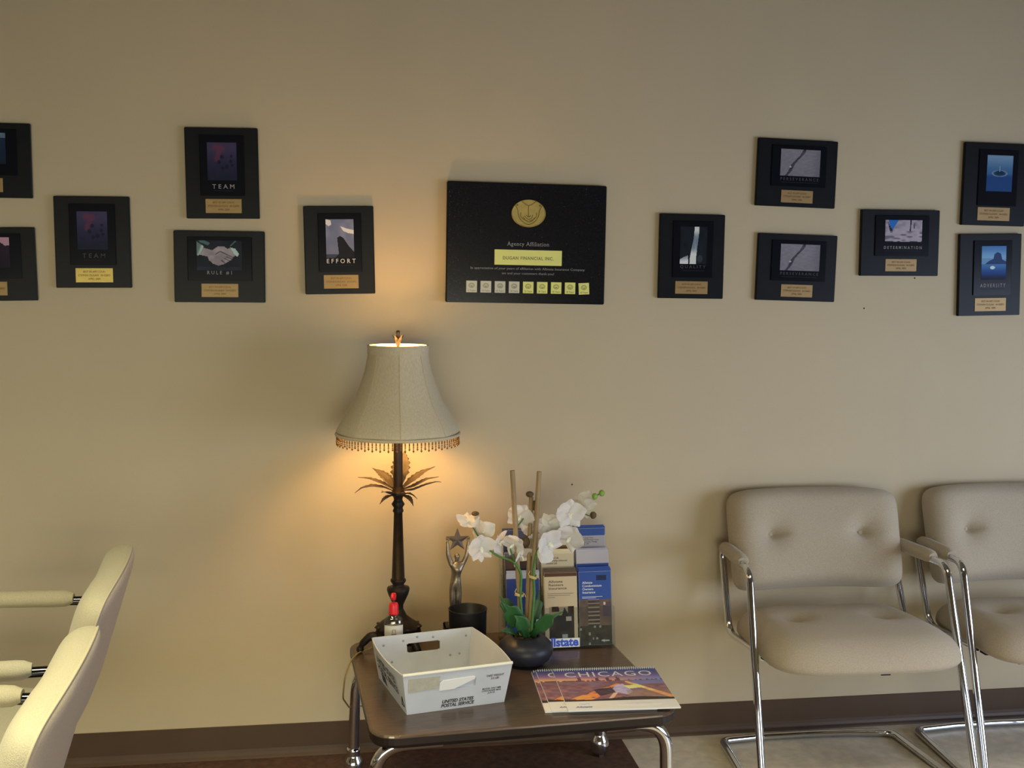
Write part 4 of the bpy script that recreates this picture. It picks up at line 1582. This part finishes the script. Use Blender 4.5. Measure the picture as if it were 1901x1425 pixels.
strap([O(980, 1182, -.01), O(962, 1155, -.02), O(945, 1130, -.04), O(932, 1117, -.06)], .0215)
strap([O(975, 1182, .01), O(955, 1145, .02), O(935, 1115, .03), O(926, 1105, .035)], .014)
strap([O(984, 1183, -.01), O(1000, 1166, -.035), O(1022, 1146, -.055), O(1045, 1135, -.07)], .0150)
strap([O(984, 1180, .012), O(991, 1145, .015), O(999, 1115, .02), O(1002, 1095, .025)], .0125)
strap([O(978, 1184, -.02), O(973, 1165, -.035), O(966, 1150, -.045), O(955, 1142, -.05)], .017)
strap([O(965, 1182, .0), O(950, 1172, -.01), O(940, 1169, -.012), O(928, 1172, -.016)], .007)

for a, b, r in ((O(951, 873), O(968, 1178), .0068), (O(1001, 875), O(983, 1178), .0068), (O(986, 922, .012), O(977, 1178, .012), .0062)):
    n = 14
    pts = [a.lerp(b, k / n) for k in range(n + 1)]
    MB().tube(pts, [r * (1.07 if k in (4, 9) else 1.0) for k in range(n + 1)], 10).build('stake', M_bamboo, orc)
for px, py, dy in ((964, 1103, -.004), (989, 1070, -.004)):
    c = O(px, py, dy)
    rf = MB()
    for q in range(3):
        rf.tube([c + Vector((.0115 * math.cos(k * PI / 6), .0115 * math.sin(k * PI / 6), .0025 * (q - 1) + .002 * math.sin(k * PI / 3))) for k in range(12)], .0016, 6, closed=True)
    rf.tube([c + Vector((-.009, -.009, 0)), c + Vector((-.014, -.012, .012)), c + Vector((-.010, -.012, .020))], .0012, 5)
    rf.tube([c + Vector((.004, -.011, 0)), c + Vector((.012, -.014, .006)), c + Vector((.016, -.014, -.004))], .0012, 5)
    rf.build('raffia_tie', M_raffia, orc)


def stemtube(pts, r0, r1):
    cl = fillet(pts, .06, 6)
    n = len(cl)
    MB().tube(cl, [r0 + (r1 - r0) * k / (n - 1) for k in range(n)], 8).build('stem', M_stem, orc)


stemtube([O(972, 1178, -.01), O(966, 1110, -.014), O(968, 1062, -.014), O(955, 1042, -.016), O(925, 1032, -.018), O(905, 1018, -.01), O(886, 992, 0), O(872, 968, 0)], .0042, .0022)
stemtube([O(968, 1066, -.014), O(955, 1040, -.004), O(945, 1015, .012), O(955, 985, .015), O(972, 962, .015)], .0028, .0018)
stemtube([O(986, 1176, -.012), O(992, 1100, -.014), O(990, 1060, -.012), O(996, 1022, -.006), O(1025, 992, .0), O(1062, 966, .006), O(1088, 946, .006), O(1106, 921, .004), O(1116, 914, .004)], .0042, .0018)
stemtube([O(982, 1000, .012), O(985, 960, .014), O(984, 925, .014)], .0026, .002)
stemtube([O(1083, 952, .006), O(1092, 957, 0), O(1100, 957, -.004)], .0018, .0014)


def bud(px, py, r, m, dy=0.0, sc=(1, 1, 1.1), name='bud'):
    c = O(px, py, dy)
    mb = MB()
    prof = [(r * math.sin(PI * k / 8), -r * math.cos(PI * k / 8)) for k in range(9)]
    mb.lathe(prof, 14, M=T(*c) @ Matrix.Diagonal((*sc, 1)), sq=lambda a, z: 1 + .06 * math.cos(3 * a))
    return mb.build(name, m, orc)


bud(1104, 921, .0085, M_bud, -.004)
bud(1117, 915, .0085, M_bud, -.002)
bud(1101, 956, .0095, M_brownbud, -.006)
bud(882, 953, .0085, M_brownbud, .004, (1.3, 1, .8))
bud(983, 917, .0095, M_brownbud, .006, (1.2, 1, .9))
bud(975, 1006, .013, M_brownbud, .0, (1, 1, 1.3))
bud(992, 938, .008, M_brownbud, .012, (1, 1, 1.8))


def petal(wd, ln, cup_, wave=0.0):
    rows = []
    n = 10
    for i in range(n + 1):
        t = i / n
        w = wd * (max(0, math.sin(PI * min(1, (t * .88 + .06)) ** .85)) ** .62)
        row = []
        for j in range(9):
            u = -1 + j / 4
            x = u * w
            z = ln * t - 0.10 * ln * u * u * t
            y = -cup_ * (t * t) * ln + 0.22 * w * u * u + wave * math.sin(u * 4 + t * 5) * ln * .05
            row.append((x, y, z))
        rows.append(row)
    me = MB().grid(rows).mesh('petal', M_petal)
    return me


PET = {'wide': petal(.0225, .038, .10, 1), 'sepal': petal(.0145, .036, .05, .5), 'small': petal(.012, .026, .25, 1)}


def lip_mesh():
    mb = MB()
    mb.lathe([(0, -.004), (.0035, -.003), (.0045, .002), (.003, .008), (0, .010)], 10, M=RX(PI / 2))
    mb.grid([[(x * .006 * (1 - .3 * k / 4), -.004 - .011 * k / 4, -.003 - .010 * (k / 4) ** 1.5 + .004 * abs(x)) for x in (-1, -.5, 0, .5, 1)] for k in range(5)])
    for s in (-1, 1):
        mb.grid([[(s * (.003 + .006 * k / 3), -.006 - .004 * u, .001 + .006 * u - .002 * k / 3) for u in (0, .5, 1)] for k in range(4)])
    mb.v = [tuple(c * .68 for c in p) for p in mb.v]
    return mb.mesh('flower', M_petal_c)


LIP = lip_mesh()


def flower(px, py, size, yaw, pitch, roll, dy=0.0, skip=()):
    """faces local -y before turning"""
    c = O(px, py, dy)
    Mx = T(*c) @ RZ(dg(yaw)) @ RX(dg(pitch)) @ RY(dg(roll)) @ Matrix.Scale(size, 4)
    f = link('flower', LIP, orc, M=Mx)
    for k, (kind, ang, tilt, yo) in enumerate((('sepal', 0, 8, .002), ('wide', 72, 12, -.001), ('wide', -72, 12, -.001), ('sepal', 142, 6, .002), ('sepal', -142, 6, .002))):
        if k in skip:
            continue
        link('petal', PET[kind], f, M=T(0, yo, 0) @ RY(dg(ang)) @ RX(dg(tilt)))
    return f


flower(868, 967, 0.94, 10, -62, 12, 0.0)
flower(893, 1016, 1.20, 12, 12, -8, -.016)
flower(897, 988, 1.04, 150, 0, 20, .012, (3, 4))
flower(926, 1008, 1.10, 60, 8, 90, .010)
flower(953, 1010, 1.04, -28, 20, 60, -.002)
flower(966, 958, 1.14, -12, 10, 25, .018)
flower(985, 975, 1.04, 150, 0, 60, .022)
flower(968, 1032, 1.04, 40, 30, -20, .006)
flower(1019, 1008, 1.27, 26, 8, -40, -.016)
flower(1018, 975, 1.04, 190, 0, 20, .014)
flower(1058, 954, 1.27, 6, 2, 0, -.010)
flower(1058, 998, 1.22, -24, 14, 30, -.006)
flower(1084, 936, 1.12, 140, 10, 60, .014)
link('petal', PET['sepal'], orc, M=T(*O(893, 1030, -.010)) @ RY(PI) @ RX(dg(12)) @ Matrix.Scale(.55, 4))
link('petal', PET['wide'], orc, M=T(*O(1020, 1020, -.020)) @ RY(dg(-142)) @ RX(dg(10)) @ Matrix.Scale(1.15, 4))
flower(990, 1008, 1.05, 20, 10, 40, .020)
flower(1040, 980, 1.05, -15, 6, 15, .012)


# ------------------------------------------------------------------ brochure rack
BYAW = math.radians(1.0)
BX, BY = 0.613, -0.205
rack = thing('brochure_rack', 'clear acrylic three-tier brochure rack behind the orchid', 'rack', (BX, BY, TZ), BYAW)
LEAN = math.radians(9)
COLX = (-0.107, 0.004, 0.110)
PW = 0.108
TIER = [(-0.046, 0.004), (-0.004, 0.058), (0.036, 0.116)]     # (y front foot, z foot)
rk = MB()
rk.box(-.164, .166, -.066, .080, 0, .003)
rk.build('rack_base', M_clear, rack)
for ti, (ty, tz) in enumerate(TIER):
    Mx = T(0, ty, tz) @ RX(-LEAN)
    MB().box(-.164, .166, -.0150, -.0126, 0.0, .115, M=Mx).build('pocket_front', M_clear, rack)
    MB().box(-.164, .166, .0110, .0134, -.002, .150 if ti < 2 else .18, M=Mx).build('pocket_back', M_clear, rack)
    MB().box(-.164, .166, -.0126, .0110, -.002, .0005, M=Mx).build('pocket_floor', M_clear, rack)
for x in (-.163, -.0515, .0580, .165):
    sd = MB()
    pr = [(-.064, .003), (.076, .003), (.076, .25), (.055, .25), (.030, .175), (.012, .175), (-.012, .115), (-.050, .115)]
    sd.add([(x - .001, y, z) for y, z in pr] + [(x + .001, y, z) for y, z in pr], [tuple(range(8)), tuple(range(15, 7, -1))] + [(k, (k + 1) % 8, (k + 1) % 8 + 8, k + 8) for k in range(8)])
    sd.build('divider', M_clear, rack)
M_logo_blue = mat('bright_blue_logo', (40, 70, 160), 0.5)
Mx = T(0, TIER[0][0], TIER[0][1]) @ RX(-LEAN)
MB().box(-.100, .058, -.0157, -.0151, .000, .026, M=Mx).build('logo_strip', M_white_paper, rack)
lettering('logo_text', 'Allstate', .108, .026, M_logo_blue, rack, Mx @ T(.0, -.0160, .0155), bold=.04)


def cover_renters(u, v):
    if v < .055:
        return (74, 52, 38)
    if v > .46 and .12 < u < .90 and v < .90:
        n = vnoise(u * 5, v * 7, 21)
        c = mixc((26, 26, 32), (60, 54, 52), n)
        if v < .58 and u < .7:
            c = mixc((170, 154, 124), c, .3)
        if inpoly(u, v, [(.22, .46), (.42, .46), (.44, .53), (.20, .53)]) or (u > .80 and v < .56):
            c = (44, 26, 22)
        if inpoly(u, v, [(.50, .60), (.60, .47), (.78, .62), (.80, .78), (.30, .80), (.40, .65)]):
            c = mixc((44, 42, 46), (28, 28, 34), n)
        if .64 < u < .82 and .60 < v < .66:
            c = (150, 142, 136)
        if .52 < u < .68 and .84 < v:
            c = (130, 136, 140)
        return c
    return (170, 156, 128)


def cover_condo(u, v):
    if v < .38:
        c = (48, 72, 132)
        if .55 < u < .85 and .05 < v < .12:
            c = (36, 42, 72)
        return c
    n = vnoise(u * 7, v * 12, 23)
    c = mixc((104, 84, 72), (74, 64, 60), n)
    if .28 < u < .62 and v < .78:
        c = mixc((52, 46, 46), (128, 112, 100), 1.0 if (v * 18) % 1 > .68 else .25 * n)
    if v > .74:
        c = mixc((70, 66, 56), (44, 44, 40), vnoise(u * 9, v * 16, 5))
        if hsh(int(u * 18), int(v * 30), 3) > .93:
            c = (130, 128, 118)
    if u > .72 and .42 < v < .62:
        c = mixc(c, (60, 56, 74), .6)
    if .74 < u < .82 and .42 < v < .46:
        c = (170, 160, 150)
    return c


def cover_navy(u, v):
    if v < .06:
        return (150, 152, 160)
    if v > .62:
        return (150, 156, 170) if u > .7 and v < .72 else (44, 64, 130)
    return (40, 54, 104)


def cover_cream(u, v):
    return (158, 150, 128) if v > .03 else (172, 164, 140)


def cover_greyblue(u, v):
    return (48, 70, 124) if v < .10 else (134, 132, 136)


def cover_band(u, v):
    if v < .18:
        return (148, 146, 152)
    return (40, 60, 118)


def cover_brown(u, v):
    return mixc((62, 46, 38), (44, 36, 34), vnoise(u * 4, v * 4, 3)) if v > .05 else (70, 72, 84)


def cover_slate(u, v):
    return (66, 70, 88) if v < .1 else mixc((40, 48, 84), (56, 44, 40), sm(.2, .3, v))


def cover_tan(u, v):
    return mixc((120, 88, 50), (58, 46, 38), sm(.1, .4, v))


BW, BH = .098, .214
M_brown_band = mat('teal_paper_edge', (96, 128, 128), .6)
books = [  # tier, column, count, cover, edge material, label, texts
    (0, 2, 5, cover_condo, M_navy_paper, 'blue Condominium Owners brochure', [('Allstate\nCondominium\nOwners\nInsurance', .60, .165, (.40, .215), 'white')]),
    (0, 1, 5, cover_renters, M_brown_band, 'cream Renters Insurance brochure', [('Allstate\nRenters\nInsurance', .56, .125, (.40, .165), 'dark')]),
    (0, 0, 4, cover_navy, M_navy_paper, 'navy brochure behind the orchid stems', []),
    (1, 2, 3, cover_band, M_navy_paper, 'navy brochure with pale band', []),
    (1, 1, 3, cover_cream, mat('cream_paper', (176, 166, 138), .7), 'cream Universal Life brochure', [('Universal Life\nSurvivorship Universal\nAllstate Life', .66, .10, (.46, .125), 'dark')]),
    (1, 0, 2, cover_brown, M_black, 'dark brown brochure', []),
    (2, 2, 4, cover_greyblue, M_navy_paper, 'grey brochure with blue top', [('Allstate Lend Your\nDriver and Protect Your\nMost Important Things\nProperty, Life', .70, .11, (.46, .175), 'dark')]),
    (2, 1, 2, cover_tan, M_wood_edge, 'tan brochure half hidden by petals', []),
    (2, 0, 3, cover_slate, mat('slate_paper', (84, 84, 96), .6), 'slate blue brochure', []),
]
TIERN = ('front tier', 'middle tier', 'back tier')
COLN = ('left column', 'middle column', 'right column')
M_inkdark = mat('dark_cover_text', (58, 54, 50), .6)
M_inkwhite = mat('white_cover_text', (190, 188, 190), .6)
rackM = T(BX, BY, TZ) @ RZ(BYAW)
for ti, ci, cnt, cover, edge, lab, texts in books:
    ty, tz = TIER[ti]
    for k in range(cnt):
        # k = 0 is the frontmost
        fx = rackM @ T(COLX[ci] + (hsh(k, ci, ti) - .5) * .003, ty, tz + .0025) @ RX(-LEAN) @ T(0, -.0095 + k * .0042, 0)
        hh = BH + k * .0032
        nm = '%s, %s, %s, %s' % (lab, COLN[ci], TIERN[ti], ('foremost', 'second', 'third', 'fourth', 'fifth')[k])
        e = thing('brochure', nm, 'brochure', group='brochures in the acrylic rack')
        e.matrix_world = fx
        MB().box(-BW / 2, BW / 2, -.0007, .0007, 0, hh).build('pages', edge if k else M_white_paper, e)
        if k == 0:
            print_panel('cover', BW - .0006, hh - .0006, 48, 100, cover, e, T(0, -.0010, hh / 2), m=print_mat('glossy_cover', .4), k=.6)
            for s_, tw_, th_, (cu, cvv), tone in texts:
                lettering('cover_text', s_, BW * tw_, hh * th_, M_inkdark if tone == 'dark' else M_inkwhite, e, T((cu - .5) * BW, -.0013, (1 - cvv) * hh), align='LEFT', bold=.012)
            if ci == 2 and ti == 0:
                lettering('cover_text', 'Allstate', .024, .005, M_inkwhite, e, T(.028, -.0013, .012), bold=.02)
                for q, (ww) in enumerate((.062, .042)):
                    MB().box(-.040, -.040 + ww, -.00135, -.0012, hh * (.655 - .018 * q), hh * (.660 - .018 * q)).build('cover_line', M_inkwhite, e)
            if ci == 1 and ti == 0:
                for q, (ww) in enumerate((.078, .068, .022)):
                    MB().box(-.040, -.040 + ww, -.00135, -.0012, hh * (.715 - .026 * q), hh * (.720 - .026 * q)).build('cover_line', M_inkdark, e)
        else:
            print_panel('cover', BW - .0006, hh - .0006, 4, 20, (lambda cf: (lambda u, v: cf(u, v)))(cover), e, T(0, -.0010, hh / 2), m=print_mat('glossy_cover', .35))


# ------------------------------------------------------------------ calendars
def cal_art(u, v):
    n = vnoise(u * 22, v * 30, 31)
    if v < .40:
        c = mixc((48, 54, 104), (126, 92, 122), sm(.0, .30, v) * (1 - .55 * u))
        c = mixc(c, (206, 148, 96), sm(.22, .40, v) * (1 - .8 * u))
        c = mixc(c, (92, 104, 160), sm(.18, .4, v) * sm(.5, 1, u))
        sk = .40 - (.03 * (hsh(int(u * 46), 1) > .5) + .10 * (hsh(int(u * 30), 4) > .86) * (u < .6) + .02 * hsh(int(u * 60), 9))
        if v > sk:
            c = mixc((70, 50, 62), (96, 66, 74), n)
        return c
    c = mixc((84, 60, 74), (120, 86, 88), n)
    c = mixc(c, (96, 90, 124), .5 * sm(.5, .8, vnoise(u * 9, v * 11, 6)))
    if u > .7 and v < .52:
        c = mixc(c, (84, 96, 150), .7)
    if segd(u * 1.2, v, (.78, .44), (1.2, .93)) < .022 + .03 * (v - .4):
        c = mixc((226, 112, 74), (236, 170, 110), n)
    if segd(u * 1.2, v, (.16, .97), (.66, .52)) < .03 + .06 * sm(.5, .95, v) and n > .28:
        c = mixc((214, 84, 52), (240, 130, 70), n)
    if segd(u * 1.2, v, (.50, .96), (.62, .72)) < .022:
        c = (214, 140, 124)
    if inpoly(u, v, [(.52, .55), (.60, .50), (.66, .74), (.60, .84), (.46, .72)]):
        c = mixc((120, 116, 156), (150, 142, 172), n)
    if inpoly(u, v, [(.60, .56), (.74, .54), (.80, .62), (.64, .66)]):
        c = (220, 184, 116)
    if inpoly(u, v, [(.30, .66), (.48, .60), (.50, .76), (.34, .86)]):
        c = mixc((46, 38, 52), (70, 54, 60), n)
    if u > .6 and v > .72:
        c = mixc(c, (120, 100, 80), .5)
    if v > .93 + .03 * math.sin(u * 7):
        c = (44, 36, 38)
    return c


CW, CH = .285, .288
M_calpaper = mat('calendar_paper', (226, 226, 228), .5, k=.8)
M_caltext = mat('white_title_print', (226, 222, 226), .5)
M_calblue = mat('navy_small_print', (60, 76, 120), .6)
M_calgrey = mat('grey_small_print', (150, 156, 170), .6)
for i, (x, y, ang, z, lab) in enumerate(((0.632, -0.602, -2.6, .0002, 'wall calendar with city skyline at the bottom of the fanned stack'),
                                         (0.645, -0.607, -1.6, .0050, 'CHICAGO wall calendar in the middle of the fanned stack'),
                                         (0.686, -0.626, -2.6, .0098, 'CHICAGO wall calendar lying on top of the fanned stack'))):
    e = thing('wall_calendar', lab, 'calendar', (x, y, TZ + z), dg(ang), 'calendars fanned on the table')
    flat = RX(-PI / 2)        # panel facing -y now faces up, z-up becomes +y
    MB().box(-CW / 2, CW / 2, -CH / 2, CH / 2, 0.0002, .0040).build('pages', M_calpaper, e)
    ph = CH * .80
    print_panel('cover_picture', CW - .001, ph, (150 if i == 2 else 100), (110 if i == 2 else 74), cal_art, e, T(0, CH / 2 - ph / 2 - .001, .0043) @ flat, k=.42, m=print_mat('calendar_print', .3))
    lettering('cover_title', 'CHICAGO', .238, .036, M_caltext, e, T(.004, CH / 2 - .040, .0045) @ flat, spacing=1.15)
    yb = -CH / 2 + CH * .10
    lettering('advert_text', 'Allstate', .042, .009, M_calblue, e, T(-.100, yb - .010, .0044) @ flat, bold=.02, shear=.2)
    em = MB()
    em.tube([(.010 * math.cos(k * PI / 10) * 1.3, .0055 * math.sin(k * PI / 10), 0) for k in range(20)], .0006, 5, closed=True)
    em.tube([(-.006, .002, 0), (0, -.003, 0), (.006, .002, 0)], .0005, 5)
    eo = em.build('advert_emblem', M_calgrey, e)
    eo.matrix_local = T(-.096, yb + .008, .0044)
    lettering('advert_text', 'Ed Dugan Agency', .062, .0052, M_calgrey, e, T(.045, yb + .007, .0044) @ flat)
    for q, ww in enumerate((.110, .050)):
        MB().box(.045 - ww / 2, .045 + ww / 2, yb - .0045 - q * .008, yb - .0025 - q * .008, .0040, .0043).build('fine_print', mat('pale_small_print', (182, 188, 198), .6), e)
    sp = MB()
    for k in range(46):
        xx = -CW / 2 + .006 + k * (CW - .012) / 45
        sp.tube([(xx, CH / 2 - .004 + .0052 * math.cos(a), .0042 + .0052 * math.sin(a) - .0006) for a in [PI * .96 - q * PI * 1.05 / 6 for q in range(7)]], .0009, 4, caps=False)
    sp.tube([(-CW / 2 + .004, CH / 2 + .0012, .0035), (CW / 2 - .004, CH / 2 + .0012, .0035)], .0007, 5)
    sp.build('wire_binding', M_wire, e)

bpy.context.view_layer.update()
